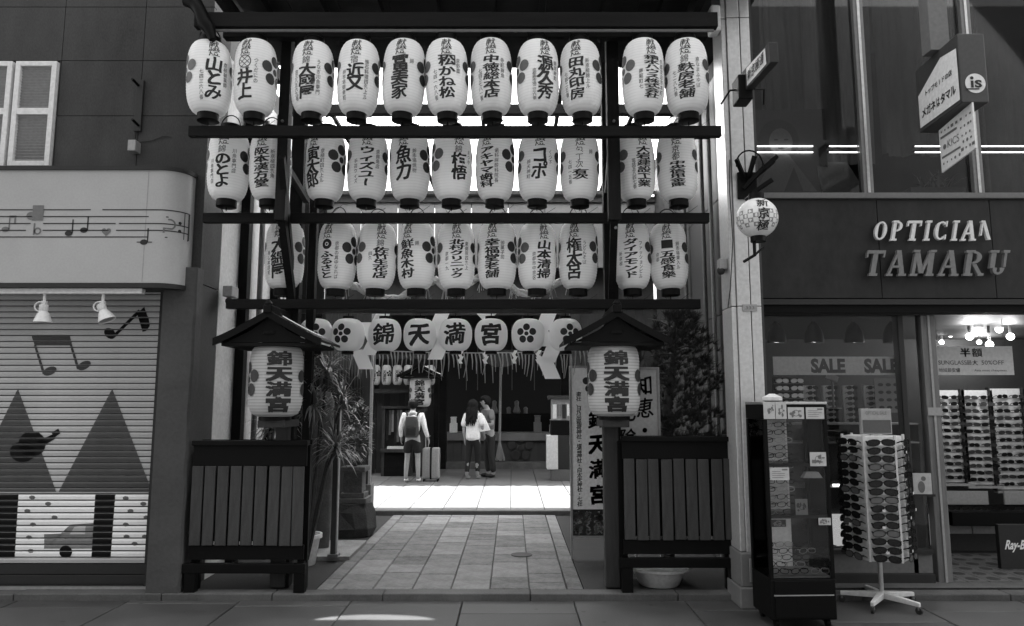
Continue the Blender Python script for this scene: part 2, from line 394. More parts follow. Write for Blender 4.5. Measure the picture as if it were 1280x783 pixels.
# ================================================================== LEFT BUILDING
lb = thing('corner_shop_building', 'grey concrete building with painted roller shutter and music-note fascia', 'building', (-4.8, 6.2, 0))
XW = -2.72
MB().box(-7.5, XW-.003, 6.25, 6.605, 2.63, 9.0).box(-7.5, XW-.21, 6.607, 10.3, 2.63, 9.0).box(-7.5, -7.0, 6.25, 10.3, 0, 2.62).box(-3.0, XW-.003, 6.25, 6.605, 0, 2.62).box(-3.0, XW-.21, 6.607, 10.25, 0, 2.62).build('wall', M_wall, lb)
zs = [2.55, P(100, 145, 6.2).z, P(100, 76, 6.2).z, P(100, 9, 6.2).z, 7.2, 9.0]
xs = [-7.5, P(75, 100, 6.2).x, P(177, 100, 6.2).x, XW]
wx1, wz0, wz1 = P(69, 150, 6.2).x, P(30, 209, 6.2).z, P(30, 79, 6.2).z
for i in range(len(zs)-1):
    for j in range(3):
        x0, x1, z0, z1 = xs[j]+.003, xs[j+1]-.003, zs[i]+.003, zs[i+1]-.003
        if j == 0 and i in (0, 1): x1 = -5.6
        m = MB().box(x0, x1, 6.2, 6.249, z0, z1)
        if j == 0 and i in (0, 1): m.box(wx1+.004, xs[1]-.003, 6.2, 6.249, z0, z1)
        m.build('wall_panel', M_wall, lb)
# pilaster beside the shutter
pl, pr = P(190, 600, 6.1).x, P(232, 600, 6.1).x
mp_ = MB(); nz = 26; vs = []; rr = random.Random(2)
for k in range(nz+1):
    z = 2.75*k/nz+.0; e = rr.uniform(-.006, .006)
    vs += [(pl, 6.1, z), (pr+e-.015, 6.1+rr.uniform(-.002,.004), z), (pr+e, 6.12, z), (pr+e*.5, 6.24, z), (pl, 6.24, z)]
fs = []
for k in range(nz):
    for j in range(5): a = 5*k+j; b = 5*k+(j+1) % 5; fs.append((a, b, b+5, a+5))
mp_.add(vs, fs+[(0,4,3,2,1), tuple(5*nz+j for j in range(5))])
mp_.build('pilaster', M_pier, lb)
# louvred window
wn = MB(); lw = MB(); yF = 6.16
def frame_rect(m, x0, x1, z0, z1, t, y0, y1): m.box(x0, x0+t, y0, y1, z0, z1).box(x1-t, x1, y0, y1, z0, z1).box(x0+t, x1-t, y0, y1, z0, z0+t).box(x0+t, x1-t, y0, y1, z1-t, z1)
wdt = .37
wroot = MB(); zc = P(30, 139, yF).z
for k in range(3):
    x1 = wx1-k*(wdt+.03); x0 = x1-wdt
    frame_rect(wroot, x0, x1, wz0, wz1, .045, yF, yF+.06); wroot.box(x0+.045, x1-.045, yF, yF+.06, zc-.03, zc+.03)
    for (a, b) in ((wz0+.045, zc-.03), (zc+.03, wz1-.045)):
        n = int((b-a)/.026)
        for i in range(n):
            z = a+(b-a)*(i+.5)/n; lw.obox(((x0+x1)/2, yF+.035, z), (x1-x0-.092, .026, .004), (R_(-50), 0, 0))
wo_ = wroot.build('window', M_white, lb, bev=.003)
tag(lw.build('louvre_panel', M_lgrey, wo_, local=False), kind='stuff')
MB().box(-5.6, wx1, 6.232, 6.246, wz0, wz1).build('window_back', M_grey, wo_)
# bracket plate and small box on the wall
a = P(168, 165, 6.19); b = P(181, 101, 6.19)
bp_ = MB().box(a.x, b.x, 6.17, 6.197, a.z, b.z).build('backing_plate', M_dgrey, lb, bev=.003)
for py in (107, 157):
    q = P(173, py, 6.17); MB().tube([(q.x, 6.17, q.z), (q.x-.01, 6.08, q.z+.02)], .012).build('bolt', M_blk, bp_)
q = P(168, 184, 6.15); MB().box(q.x-.035, q.x+.035, 6.10, 6.197, q.z-.05, q.z+.05).build('junction_box', M_lgrey, lb, bev=.006)
MB().tube([P(169,165,6.19), P(168,178,6.19)], .005, 5).tube([P(173,178,6.19), P(190,176,6.19), P(205,170,6.19), P(213,171,6.19)], .004, 5).build('cable', M_dgrey, lb)
# fascia: lightbox with rounded end
YF = 5.95; RC = .2; XC = -3.0; fz0, fz1 = P(100, 354, YF).z, P(100, 213, YF).z
def fas(s, z, e=.0):     # s = distance along the face measured like X
    if s <= XC: return Vector((s, YF-e, z))
    a = min((s-XC)/RC, PI/2); rr_ = RC+e
    p = Vector((XC+rr_*math.sin(a), YF+RC-rr_*math.cos(a), z)); ex = (s-XC)/RC-PI/2
    if ex > 0: p.y += ex*RC
    return p
def fpt(px, py): q = P(px, py, YF); return q.x, q.z
fm = MB(); fr1 = MB()
def strip(m, z0, z1, e, back=6.19):
    ss = [-7.4]+[XC+RC*PI/2*i/8 for i in range(9)]
    pts = [fas(s, 0, e) for s in ss]+[Vector((pts_x, back, 0)) for pts_x in (XC+RC+e, -7.4)]
    m.prism([(p.x, p.y) for p in pts], (0,0,z0), (1,0,0), (0,1,0), (0,0,1), z1-z0)
strip(fm, fz0, fz1, 0); fb = fm.build('fascia', M_offw, lb, smooth=30)
strip(fr1, fz1, fz1+.035, .015); strip(fr1, fz0-.04, fz0, .012); fr1.build('fascia_trim', M_dgrey, lb, smooth=30)
MB().box(-7.4, P(180,357,6.0).x, YF+.02, YF+.08, fz0-.085, fz0-.043).build('lamp_rail', M_white, lb)
sm_ = MB()
for px_ in (6, 200): rect(sm_, fpt(px_, 0)[0]-.004, fpt(px_, 0)[0]+.004, fz0+.01, fz1-.01, lambda x, y: fas(x, y, .0012))
sm_.build('seam_highlight', M_lgrey, fb)  # pale seam strips standing for vertical highlights on the fascia
staff = MB(); rd = lambda x, y: fas(x, y, .003)
lines = [P(100, y, YF).z for y in (262.5, 271, 279.7, 288.2, 296.5)]
XE = XC+.27
for i, z in enumerate(lines):
    segs = [(-7.3, XE)]
    if i == 0: segs = [(-7.3, fpt(133,0)[0]), (fpt(147,0)[0], XE)]
    if i == 2: segs = [(-7.3, fpt(62,0)[0]), (fpt(77,0)[0], fpt(164,0)[0]), (fpt(168,0)[0], XE)]
    if i == 3: segs = [(-7.3, fpt(57,0)[0]), (fpt(77,0)[0], fpt(156,0)[0]), (fpt(165,0)[0], XE)]
    for a, b in segs: rect(staff, a, b, z-.0045, z+.0045, rd, 24)
for xx, tt in ((XE-.05, .004), (XE, .010)): rect(staff, xx-tt, xx+tt, lines[4], lines[0], rd)
for z in (lines[2]+.02, lines[3]+.01): disc(staff, XE-.09, z, .014, rd)
staff.build('music_staff', M_ink, fb)
def note(m, px, py, flag=False, r=.033, fn=rd, P_=fpt, st_=.12, lean=.0):
    x, z = P_(px, py); disc(m, x, z, r, fn, 12, r*.72); rect(m, x+r-.009, x+r+.002, z, z+st_, fn)
    if flag: rect(m, x+r, x+r+.05, z+st_-.02, z+st_, fn); rect(m, x+r+.035, x+r+.05, z+st_-.075, z+st_-.02, fn)
for px, py, fl in ((7,287,True), (86,292,False), (105,288,False), (180,303,False)):
    m = MB(); note(m, px, py, fl)
    if px == 180: x, z = fpt(px, py); rect(m, x-.06, x+.07, z-.004, z+.004, lambda a, b: fas(a, b, .0045))
    m.build('music_note', M_ink if px != 7 else M_ink2, fb)
m = MB(); x, z = fpt(42, 270); disc(m, x-.02, z, .04, rd, 12, .035); rect(m, x-.01, x+.085, z-.04, z+.09, lambda a, b: fas(a, b, .0045)); m.build('music_note', M_ink2, fb)
m = MB(); x, z = fpt(45, 288); ring(m, x+.015, z-.008, .018, .032, rd, 16); rect(m, x-.022, x-.008, z-.04, z+.06, rd); m.build('flat_sign', M_ink2, fb)
m = MB(); x, z = fpt(133, 290); hp = [(16*math.sin(t)**3/16*.04, (13*math.cos(t)-5*math.cos(2*t)-2*math.cos(3*t)-math.cos(4*t))/16*.04) for t in [2*PI*i/28 for i in range(28)]]
m.add([rd(x, z)]+[rd(x+a, z+b) for a, b in hp], [(0, 1+i, 1+(i+1) % 28) for i in range(28)]); m.build('painted_heart', M_ink2, fb)
m = MB(); x, z = fpt(211, 280)
for a0, a1, rr_ in ((-1.2, 1.9, .035),):
    vs = []; n = 12
    for i in range(n+1):
        an = a0+(a1-a0)*i/n; vs += [rd(x+rr_*math.cos(an), z+rr_*math.sin(an)), rd(x+(rr_+.014)*math.cos(an), z+(rr_+.014)*math.sin(an))]
    m.add(vs, [(2*i, 2*i+1, 2*i+3, 2*i+2) for i in range(n)])
rect(m, x-.05, x+.02, z-.045, z-.03, rd); rect(m, x-.05, x-.035, z-.075, z-.03, rd); m.build('rest_sign', M_ink2, fb)
# spot lamps hanging on the rail
for i, (px, tilt) in enumerate(((57, 0), (130, .45))):
    q = P(px, 358, YF+.05); t = thing('spot_lamp', ('white spot lamp pointing straight down under the music-note fascia', 'tilted white spot lamp under the music-note fascia, nearer the pilaster')[i], 'spot lamp', (q.x, YF+.05, fz0-.085), group='spot lamps under the fascia')
    MB().tube([(0,0,0), (0,0,-.07)], .012).box(-.02,.02,-.015,.015,-.085,-.06).build('stem', M_white, t, local=True)
    m = MB(); m.lathe((0,0,0), [(.02,.0),(.035,-.01),(.036,-.05),(.03,-.06),(.045,-.085),(.066,-.14),(.07,-.155),(.064,-.152),(.045,-.11)], 20)
    sh_ = m.build('lamp_head', M_white, t, smooth=40, local=True); sh_.location = (-.02 if i else 0, 0, -.085); sh_.rotation_euler = (0, -tilt, 0)
    MB().lathe((0,0,-.1), [(.045,0),(.06,-.045),(.03,-.055)], 16).build('bulb', M_lgrey, sh_, smooth=40, local=True)
    MB().tube([(-.02+.045*math.cos(a), -.02, -.11+.04*math.sin(a)) for a in [PI*2*k/14 for k in range(15)]], .006, 6).build('yoke', M_white, t, local=True)
# roller shutter
sx0, sx1 = -7.0, P(197, 500, 6.33).x; YS = 6.33
zb, zt = .07, 2.62
sh = thing('roller_shutter', 'closed roller shutter painted with trees, notes, a violin and a car', 'shutter', (-5, YS, .05))
MB().box(sx0, sx1+.1, YS+.03, YS+.06, zb, zt).build('backing', M_shutd, sh)
PIT = .0525; ns = int((zt-zb-.17)/PIT); sm = MB()
W2 = (sx1-sx0)/2
sm.add([(-W2,0,0),(W2,0,0),(W2,-.009,.004),(-W2,-.009,.004),(-W2,-.011,.030),(W2,-.011,.030),(W2,-.006,.0455),(-W2,-.006,.0455),(-W2,.01,.0455),(W2,.01,.0455)],
       [(0,1,2,3),(3,2,5,4),(4,5,6,7),(7,6,9,8)])
sme = sm.data('slat', M_shut)
z00 = zb+.17
for k in range(ns): inst('slat', sme, sh, ((sx0+sx1)/2+5, 0, z00+k*PIT-.05))
MB().box(sx0, sx1, YS-.012, YS+.02, zb, zb+.075).box(sx0, sx1, YS-.004, YS+.02, zb+.08, zb+.165).build('bottom_bar', M_dgrey, sh, bev=.003)
MB().box(sx1+.0, sx1+.035, YS-.06, YS+.03, .05, zt).build('guide_rail', M_dgrey, sh)
def sp(px, py): q = P(px, py, YS-.015); return (q.x, q.z)
def slat_paint(name, polys, mat, e=0):
    b = bmesh.new()
    for poly in polys:
        vs = [b.verts.new((x, 0, z)) for x, z in poly]; f = b.faces.new(vs)
    bmesh.ops.triangulate(b, faces=b.faces)
    for k in range(ns+1):
        for dz in (.004, .0445, PIT*.56): bmesh.ops.bisect_plane(b, geom=b.verts[:]+b.edges[:]+b.faces[:], plane_co=(0,0,z00+k*PIT+dz), plane_no=(0,0,1))
    def yy(z):
        u = (z-z00) % PIT
        return (-.009 if u < .0041 else -.009-.002*min(1, (u-.004)/.026) if u <= .03 else -.011+.005*(u-.03)/.0155)-.0022-e
    kill = [f for f in b.faces if not (.0038 < ((f.calc_center_median().z-z00) % PIT) < .0447)]
    bmesh.ops.delete(b, geom=kill, context='FACES')
    for v in b.verts: v.co.y = YS+yy(v.co.z); v.co -= Vector(sh.location)
    me = bpy.data.meshes.new(name); b.to_mesh(me); b.free(); me.materials.append(mat); return inst(name, me, sh)
def circ(px, py, rx, ry=None, n=18, rot=0):
    ry = ry or rx; o = []
    for i in range(n):
        a = 2*PI*i/n; u, v = rx*math.cos(a), ry*math.sin(a); o.append(sp(px+u*math.cos(rot)-v*math.sin(rot), py+u*math.sin(rot)+v*math.cos(rot)))
    return o
S = lambda *pp: [sp(a, b) for a, b in pp]
M_pt = gm('shutter_paint_grey', .055, .6, .25, 4, .05, streak=3); M_pn = gm('shutter_paint_note', .04, .6, .25, 4, .05); M_pk = flat('shutter_paint_black', .005, .7, .1); M_pl = flat('shutter_paint_pale', .17); M_pd = flat('shutter_paint_dot', .12)
slat_paint('painted_ground', [S((-60,617),(193,617),(187,698),(-60,698))], gm('shutter_paint_white', .82, .5, .1, 3, .03))
slat_paint('painted_tree', [S((22,486),(70,615),(-40,615))], M_pt)
slat_paint('painted_tree', [S((140,486),(190,615),(73,615))], M_pt)
slat_paint('painted_trunk', [S((0,617),(23,617),(18,698),(-20,698),(-20,617))], M_pk, .0014)
slat_paint('painted_trunk', [S((119,617),(144,617),(138,698),(114,698))], M_pk, .0014)
slat_paint('painted_note', [S((39,420),(87,420),(90,432),(43,432)), S((42,432),(45,432),(56,466),(53,468)), S((87,432),(90,432),(99,460),(96,462)), circ(62,464,9,5,16,-.4), circ(105,457,9,5,16,-.5)], M_pn)
slat_paint('painted_note', [circ(137,417,8,6,16,.7), S((143,422),(141,419),(173,387),(176,390)), S((171,392),(180,384),(186,400),(187,408),(182,414),(178,415),(181,405),(178,397))], M_pk)
slat_paint('painted_violin', [circ(28,565,16,13), circ(40,555,17,16), S((50,560),(46,552),(66,543),(68,549)), S((64,541),(73,536),(75,542),(68,547))], M_pk, .0018)
slat_paint('painted_car', [S((55,668),(80,667),(88,656),(118,654),(116,686),(55,686))], M_pl, .0012)
slat_paint('painted_car_window', [S((87,668),(93,659),(107,657),(106,668))], M_shut, .002)
slat_paint('painted_wheel', [circ(82,690,8)], M_pk, .0026)
dots = [(40,622),(60,630),(34,639),(68,647),(41,656),(36,672),(38,689),(157,623),(179,630),(163,639),(183,647),(157,656),(158,671),(181,671),(168,680)]
for a, b in dots: slat_paint('painted_dot', [circ(a, b, 4, 2.6, 7)], M_pd, .0012)
# floor sill in front of the shutter
sf = struct('shop_sill'); MB().box(-7.5, P(208,742,6.12).x, 6.24, 6.6, .0, .065).build('sill_stone', M_conc, sf)
MB().box(-7.5, P(222,742,6.1).x, 6.236, 6.25, .045, .07).build('metal_edge', M_steel_s, sf)

# ================================================================== PASSAGE WALLS
M_sunlit = gm('sunlit_plaster', .5, .85, .3, 3, .5, fine=30)  # paler than the pier: sunlight on the wall put into its colour
cwl = thing('passage_wall', 'plastered passage wall coloured as sunlit, behind the fence with planted palms', 'wall', (XW, 8, 0))
MB().box(XW-.2, XW, 6.61, 10.2, 0, 4.9).build('wall_body', M_sunlit, cwl)
for y, w_ in ((7.05,.1),(8.0,.09),(9.1,.09),(9.9,.09)): MB().box(XW+.002, XW+.09, y, y+w_, .04, 4.9).build('wall_post', M_wood_v, cwl)
MB().tube([(XW+.08, 7.45, .1), (XW+.08, 7.45, 4.6)], .03, 8).build('downpipe', M_grey, cwl, smooth=60)
MB().tube([(XW+.06, 8.5, .1), (XW+.06, 8.5, 4.6)], .02, 8).build('downpipe', M_dgrey, cwl, smooth=60)
q = P(258, 368, 6.75)
t = thing('security_camera', 'small white camera box on the bright wall edge above the fence', 'camera', (XW+.06, 6.66, q.z))
MB().obox((.04,-.03,0), (.09,.16,.1)).build('housing', M_lgrey, t, bev=.008, local=True); MB().ball((.05,-.08,-.09), .035).build('dome', M_dgrey, t, smooth=40, local=True)
XR = 2.06
cwr = thing('passage_side_wall', 'dark metal-clad passage wall behind the bushy pine', 'wall', (XR, 8, 0))
MB().box(XR+.02, XR+.07, 6.2, 10.2, 0, 5.1).build('wall_body', M_conc, cwr)
for k in range(6):
    for z0, z1 in ((.05,1.25),(1.26,2.45),(2.46,3.6),(3.61,4.9)):
        MB().box(XR, XR+.018, 6.2+.66*k+.006, 6.2+.66*(k+1)-.006, z0, z1).build('wall_panel', flat('clad_panel', .04, .45), cwr)
for y in (7.1, 7.4, 8.2): MB().tube([(XR-.05, y, .1), (XR-.05, y, 4.9)], .022, 8).build('pipe', M_lgrey if y < 7.2 else M_grey, cwr, smooth=60)
t = thing('wall_meter', 'small meter box with a pipe on the passage side wall', 'meter', (XR-.03, 6.75, 1.75))
MB().obox((0,0,.1),(.06,.14,.2)).build('housing', M_grey, t, bev=.006, local=True); MB().tube([(0,0,0),(0,0,-.25)], .025).build('outlet', M_dgrey, t, local=True)

# ================================================================== SHRINE GATE (inner)
YG = 10.36
gt = thing('shrine_gate', 'dark timber shrine gate framing the sunlit courtyard', 'gate', (-.6, YG, .1))
xl, xr = P(463, 550, YG).x, P(714, 550, YG).x
MB().box(xl-.13, xl, YG, YG+.16, .1, 3.3).build('gate_post', M_wood_m, gt, bev=.006)
MB().box(xr, xr+.15, YG, YG+.16, .1, 3.3).build('gate_post', M_wood_m, gt, bev=.006)
MB().box(xl-.018, xl+.02, YG-.02, YG-.002, .1, 3.1).build('door_edge', M_lgrey, gt)
MB().box(xl-.16, xl+.03, YG-.04, YG+.2, .06, .45).build('post_foot', M_stone, gt, bev=.01)
MB().box(XW+.005, XR-.005, YG-.03, YG+.17, 3.0, 3.498).build('lintel', M_wood_m, gt, bev=.006)
MB().box(XW+.005, XR-.005, YG-.02, YG+.15, 3.75, 3.9).build('upper_beam', M_wood_m, gt, bev=.006)
for k in range(11): MB().box(XW+.2+.42*k, XW+.3+.42*k, YG+.0, YG+.1, 3.503, 3.747).build('strut', M_wood_m, gt)
mb = MB()
MB().box(XW+.005, XR-.005, YG+.16, YG+.2, 3.5, 3.75).build('frieze_board', gm('grey_board', .16, .8, .2, 4, .2), gt)
for i in range(9): MB().box(XW+.02+.53*i, XW+.54+.53*i, YG-.24, YG-.21, 3.5, 4.45).build('upper_board', MATS['grey_board'], gt)
MB().box(XW+.005, XR-.005, YG-.28, YG-.2, 4.45, 4.53).build('top_beam', M_wood_m, gt)
def planks(parent, x0, x1, y, z0, z1, n, mat, th=.02, name='plank'):
    wd = (x1-x0)/n; me = MB().box(-wd/2+.003, wd/2-.003, -th/2, th/2, 0, z1-z0).data(name, mat); pl_ = parent_loc(parent)
    for i in range(n): inst(name, me, parent, (x0+wd*(i+.5)-pl_.x, y-pl_.y+.001*(i % 3), z0-pl_.z))
planks(gt, XW+.01, xl-.14, YG+.05, .1, 3.29, 6, gm('side_board', .05, .7, .25, 5, .2, streak=6, rndv=.15))
MB().box(XW+.01, xl-.14, YG+.08, YG+.1, .1, 3.29).build('side_backing', M_dgrey, gt)
planks(gt, xr+.155, XR-.01, YG+.05, .1, 3.29, 8, gm('side_board_pale', .04, .7, .2, 5, .2, streak=6, rndv=.12))
MB().box(xr+.155, XR-.01, YG+.08, YG+.1, .1, 3.29).build('side_backing', M_dgrey, gt)
# gate roof tiles: low ridge over the gate
m = MB(); m.hexa([(XW, YG-.35, 4.55),(XR, YG-.35, 4.55),(XR, YG+.25, 4.7),(XW, YG+.25, 4.7)], [(XW, YG-.35, 4.6),(XR, YG-.35, 4.6),(XR, YG+.25, 4.75),(XW, YG+.25, 4.75)])
m.hexa([(XW, YG+.25, 4.7),(XR, YG+.25, 4.7),(XR, YG+.6, 4.6),(XW, YG+.6, 4.6)], [(XW, YG+.25, 4.75),(XR, YG+.25, 4.75),(XR, YG+.6, 4.65),(XW, YG+.6, 4.65)])
m.build('roof_and_shade_slab', M_wood_m, gt)
MB().box(.25, XR-.005, YG+.6, YG+.92, 4.58, 4.64).box(-2.4, -1.9, YG+.6, YG+.72, 4.58, 4.64).build('roof_and_shade_slab', M_wood_m, gt)  # slabs added so their shadow notches the courtyard sun patch
# dark curtain with fine pleats beside the opening
m = MB(); cl, cr = P(398, 520, YG-.12).x, P(452, 520, YG-.12).x; n = 48; z0, z1 = P(0, 500, YG-.12).z, P(0, 425, YG-.12).z
vs = []
for i in range(n+1):
    x = cl+(cr-cl)*i/n; y = YG-.12+.02*math.sin(i*1.9)
    vs += [(x, y, z0), (x, y, z1)]
m.add(vs, [(2*i, 2*i+2, 2*i+3, 2*i+1) for i in range(n)])
cu = m.build('door_curtain', M_curtain, fix=False, smooth=80); mo = cu.modifiers.new('t', 'SOLIDIFY'); mo.thickness = .006
tag(cu, 'dark pleated cloth hanging beside the shrine gate opening', 'curtain')

# ================================================================== ROOFS OVER THE PASSAGE
hood = thing('front_canopy', 'dark timber canopy above the top row of lanterns', 'canopy', (-.5, 5.4, 5.0))
hx0, hx1 = P(250, 30, 5.4).x, P(893, 30, 5.4).x
nb = 9; wd = (hx1-hx0)/nb
for i in range(nb): MB().box(hx0+wd*i+.002, hx0+wd*(i+1)-.002, 5.3, 7.4, 5.18, 5.21).build('soffit_board', M_wood_d, hood)
MB().box(hx0-.1, 2.2, 5.2, 7.42, 5.215, 5.24).build('roof_sheet', M_dgrey, hood)
for i in range(8): x = hx0+.25+(hx1-hx0-.5)*i/7; MB().box(x-.03, x+.03, 5.35, 7.38, 5.09, 5.178).build('rafter', M_wood_d, hood)
a, b = P(245, 33, 5.4), P(245, 15, 5.4)
MB().box(hx0-.05, hx1+.03, 5.4, 5.47, a.z, b.z).build('fascia_beam', M_wood_d, hood, bev=.004)
MB().tube([(hx0, 5.43, a.z-.02), (hx1, 5.43, a.z-.02)], .012, 8).build('cable_pipe', M_grey, hood, smooth=60)
c0, c1 = P(300, 48, 5.62), P(300, 40, 5.62)
MB().box(hx0+.1, hx1, 5.6, 5.68, c0.z, c1.z+.02).build('lantern_rail', M_wood_d, hood, bev=.004)
MB().box(hx0-.02, hx0+.04, 5.4, 7.3, 4.95, 5.08).box(hx1-.04, hx1+.02, 5.4, 7.3, 4.95, 5.08).build('side_beam', M_wood_d, hood)
# carved bracket at the end
br = [P(232,0,5.38), P(244,4,5.38), P(250,14,5.38), P(256,30,5.38), P(262,36,5.38), P(266,50,5.38)]
MB().tube(br, [.05,.06,.05,.06,.05,.03], 8).build('bracket', M_blk, hood, smooth=60)
# corrugated translucent sheets
rf = thing('corrugated_roof', 'pale translucent corrugated roof glowing above the shrine passage', 'roof', (-.3, 10, 5.2))
nseg = 14; RX0, RX1 = XW-.1, XR+.15; nsh = 5; sw = (RX1-RX0)/nsh
for k in range(nsh):
    m = MB(); vs = []; n = nseg*4
    for i in range(n+1):
        x = RX0+sw*k+sw*i/n-.0; z = 5.24+.012*math.sin(2*PI*i/4)+.004*(k % 2)
        gp_ = sum(.15*max(0, 1-((x-c_)/h_)**2)**.5 for c_, h_ in ((-2.72,.2),(-1.6,.24),(-.62,.45)) if abs(x-c_) < h_)  # front edge cut back in arcs so sun patches fall on the street
        vs += [(x, 7.415+gp_, z+.02), (x, 12.4, z+.05)]
    m.add(vs, [(2*i, 2*i+2, 2*i+3, 2*i+1) for i in range(n)]); m.build('roof_sheet', M_roofsheet, rf, fix=False, smooth=80)
for py in (136, 252):
    y = 8.05 if py == 136 else 11.9
    zz0 = P(500, py+6, y).z; zz1 = P(500, py-6, y).z
    MB().box(RX0+.1, RX1-.1, y, y+.1, zz0, min(zz1, 5.2)).build('cross_beam', M_wood_d, rf, bev=.004)
for i, x in enumerate((-2.3, -1.35, -.4, .55, 1.5)): MB().box(x, x+.05, 7.62, 12.3, 5.19, 5.225).build('rafter', M_wood_d, rf)
# ================================================================== LANTERN RACK
rk = thing('lantern_rack', 'dark timber rack of posts and crossbars carrying the rows of lanterns', 'rack', (-.45, 6.2, .05))
def hbar(px0, px1, py0, py1, y, d=.06, name='crossbar', mat=None):
    a = P(px0, (py0+py1)/2, y); b = P(px1, (py0+py1)/2, y); z0 = P(600, py1, y).z; z1 = P(600, py0, y).z
    return MB().box(a.x, b.x, y, y+d, z0, z1).build(name, mat or M_wood_d, rk, bev=.004)
hbar(235, 902, 157, 170, 5.5); hbar(253, 887, 266, 278, 5.95, .06); hbar(282, 876, 374, 386, 6.22, .06)
for py, y in ((160, 5.94), (268, 6.29)):
    z = P(600, py, y).z; MB().box(-2.55, 1.75, y+.19, y+.22, z-.02, z+.02).build('hanging_rail', M_wood_d, rk)
def post(px, y, z0, z1, w_, pyref, d=.1, mat=None):
    x = P(px, pyref, y).x; return MB().box(x-w_/2, x+w_/2, y, y+d, z0, z1).build('post', mat or M_wood_v, rk, bev=.005), x
_, xa = post(356, 5.72, P(0,275,5.72).z, P(0,40,5.72).z, .085, 100)
_, xb = post(766, 5.72, P(0,275,5.72).z, P(0,40,5.72).z, .10, 100)
_, xc = post(367, 6.29, .05, 4.7, .115, 330); _, xd = post(764, 6.29, .05, 4.7, .12, 330)
for x in (xa, xb): MB().bar((x, 5.77, P(0,270,5.77).z+.02), (xc if x < 0 else xd, 6.3, P(0,390,6.3).z+.1), .06, .08).build('brace', M_wood_d, rk)
MB().bar(P(352, 196, 5.6), P(364, 336, 6.2), .05, .09).build('brace', M_wood_d, rk, bev=.003)
MB().bar(P(360, 212, 6.0), P(384, 252, 6.3), .05, .05).build('brace', M_wood_m, rk)
MB().bar(P(764, 190, 6.0), P(760, 240, 6.25), .06, .06).build('brace', M_wood_m, rk)
for x in (xc, xd): MB().box(x+.03, x+.10, 6.62, 6.70, .05, 5.1).build('rear_post', M_wood_v, rk)
for x, y in ((xa, 5.78), (xb, 5.78)):
    for zz in (3.0, 3.9): MB().tube([(x, y-.065, zz), (x, y-.085, zz)], .012).build('bolt', M_grey, rk)

# ---- lanterns
def prof(y, R, H, cap, p): t = min(1, abs(2*y/H)); return R*(cap+(1-cap)*max(0, 1-t**p)**.5)
def body_mesh(name, R, H, cap, p, ribs, seg=36, rib=.0016, mat=None):
    pr = []
    for i in range(ribs*2+1):
        y = -H/2+H*i/(ribs*2); pr.append((prof(y, R, H, cap, p)-(rib if i % 2 else 0), y))
    # extra rings where the ends turn over
    m = MB().lathe((0,0,0), pr, seg, cap=False); me = m.data(name, mat or M_paper, smooth=60); return me
def wrapper(R, H, cap, p, phi, eps=.0022):
    def fn(x, y):
        a = phi+x/R; rr_ = prof(max(-H/2, min(H/2, y)), R, H, cap, p)+eps
        return Vector((rr_*math.sin(a), -rr_*math.cos(a), y))
    return fn
RL, HL, CL, PL = .170, .605, .47, 3.4
ROW = {}
body_l = body_mesh('shade', RL, HL, CL, PL, 26, 36, .0022)
cap_b = MB().lathe((0,0,0), [(RL*.43,0),(RL*.49,.004),(RL*.49,.07),(RL*.455,.074),(RL*.44,.01)], 24).data('bottom_ring', M_blk, smooth=30)
cap_t = MB().lathe((0,0,0), [(RL*.49,0),(RL*.49,.055),(RL*.46,.06),(RL*.44,.01)], 24).data('top_ring', M_blk, smooth=30)
bail = MB().tube([(RL*.47*math.cos(a), 0, .05+.10*math.sin(a)) for a in [PI*k/12 for k in range(13)]], .005, 6).data('bail', M_blk, smooth=60)
tass = MB().tube([(0,0,0),(0,0,-.03)], .004, 5).data('bottom_hook', M_blk)
crestL = MB(); crest(crestL, 0, .028, .137, wrapper(RL, HL, CL, PL, -PI/2)); crestL = crestL.data('plum_crest', M_crestL, fix=False)
crestR = MB(); crest(crestR, 0, .028, .137, wrapper(RL, HL, CL, PL, PI/2)); crestR = crestR.data('plum_crest', M_crestD, fix=False)
ded = MB(); wf = wrapper(RL, HL, CL, PL, 0)
cjk(ded, '献', 0, .235, .088, .078, wf, .012, 4); cjk(ded, '燈', 0, .165, .092, .08, wf, .012, 4)
ded = ded.data('dedication_lettering', M_ink, fix=False)
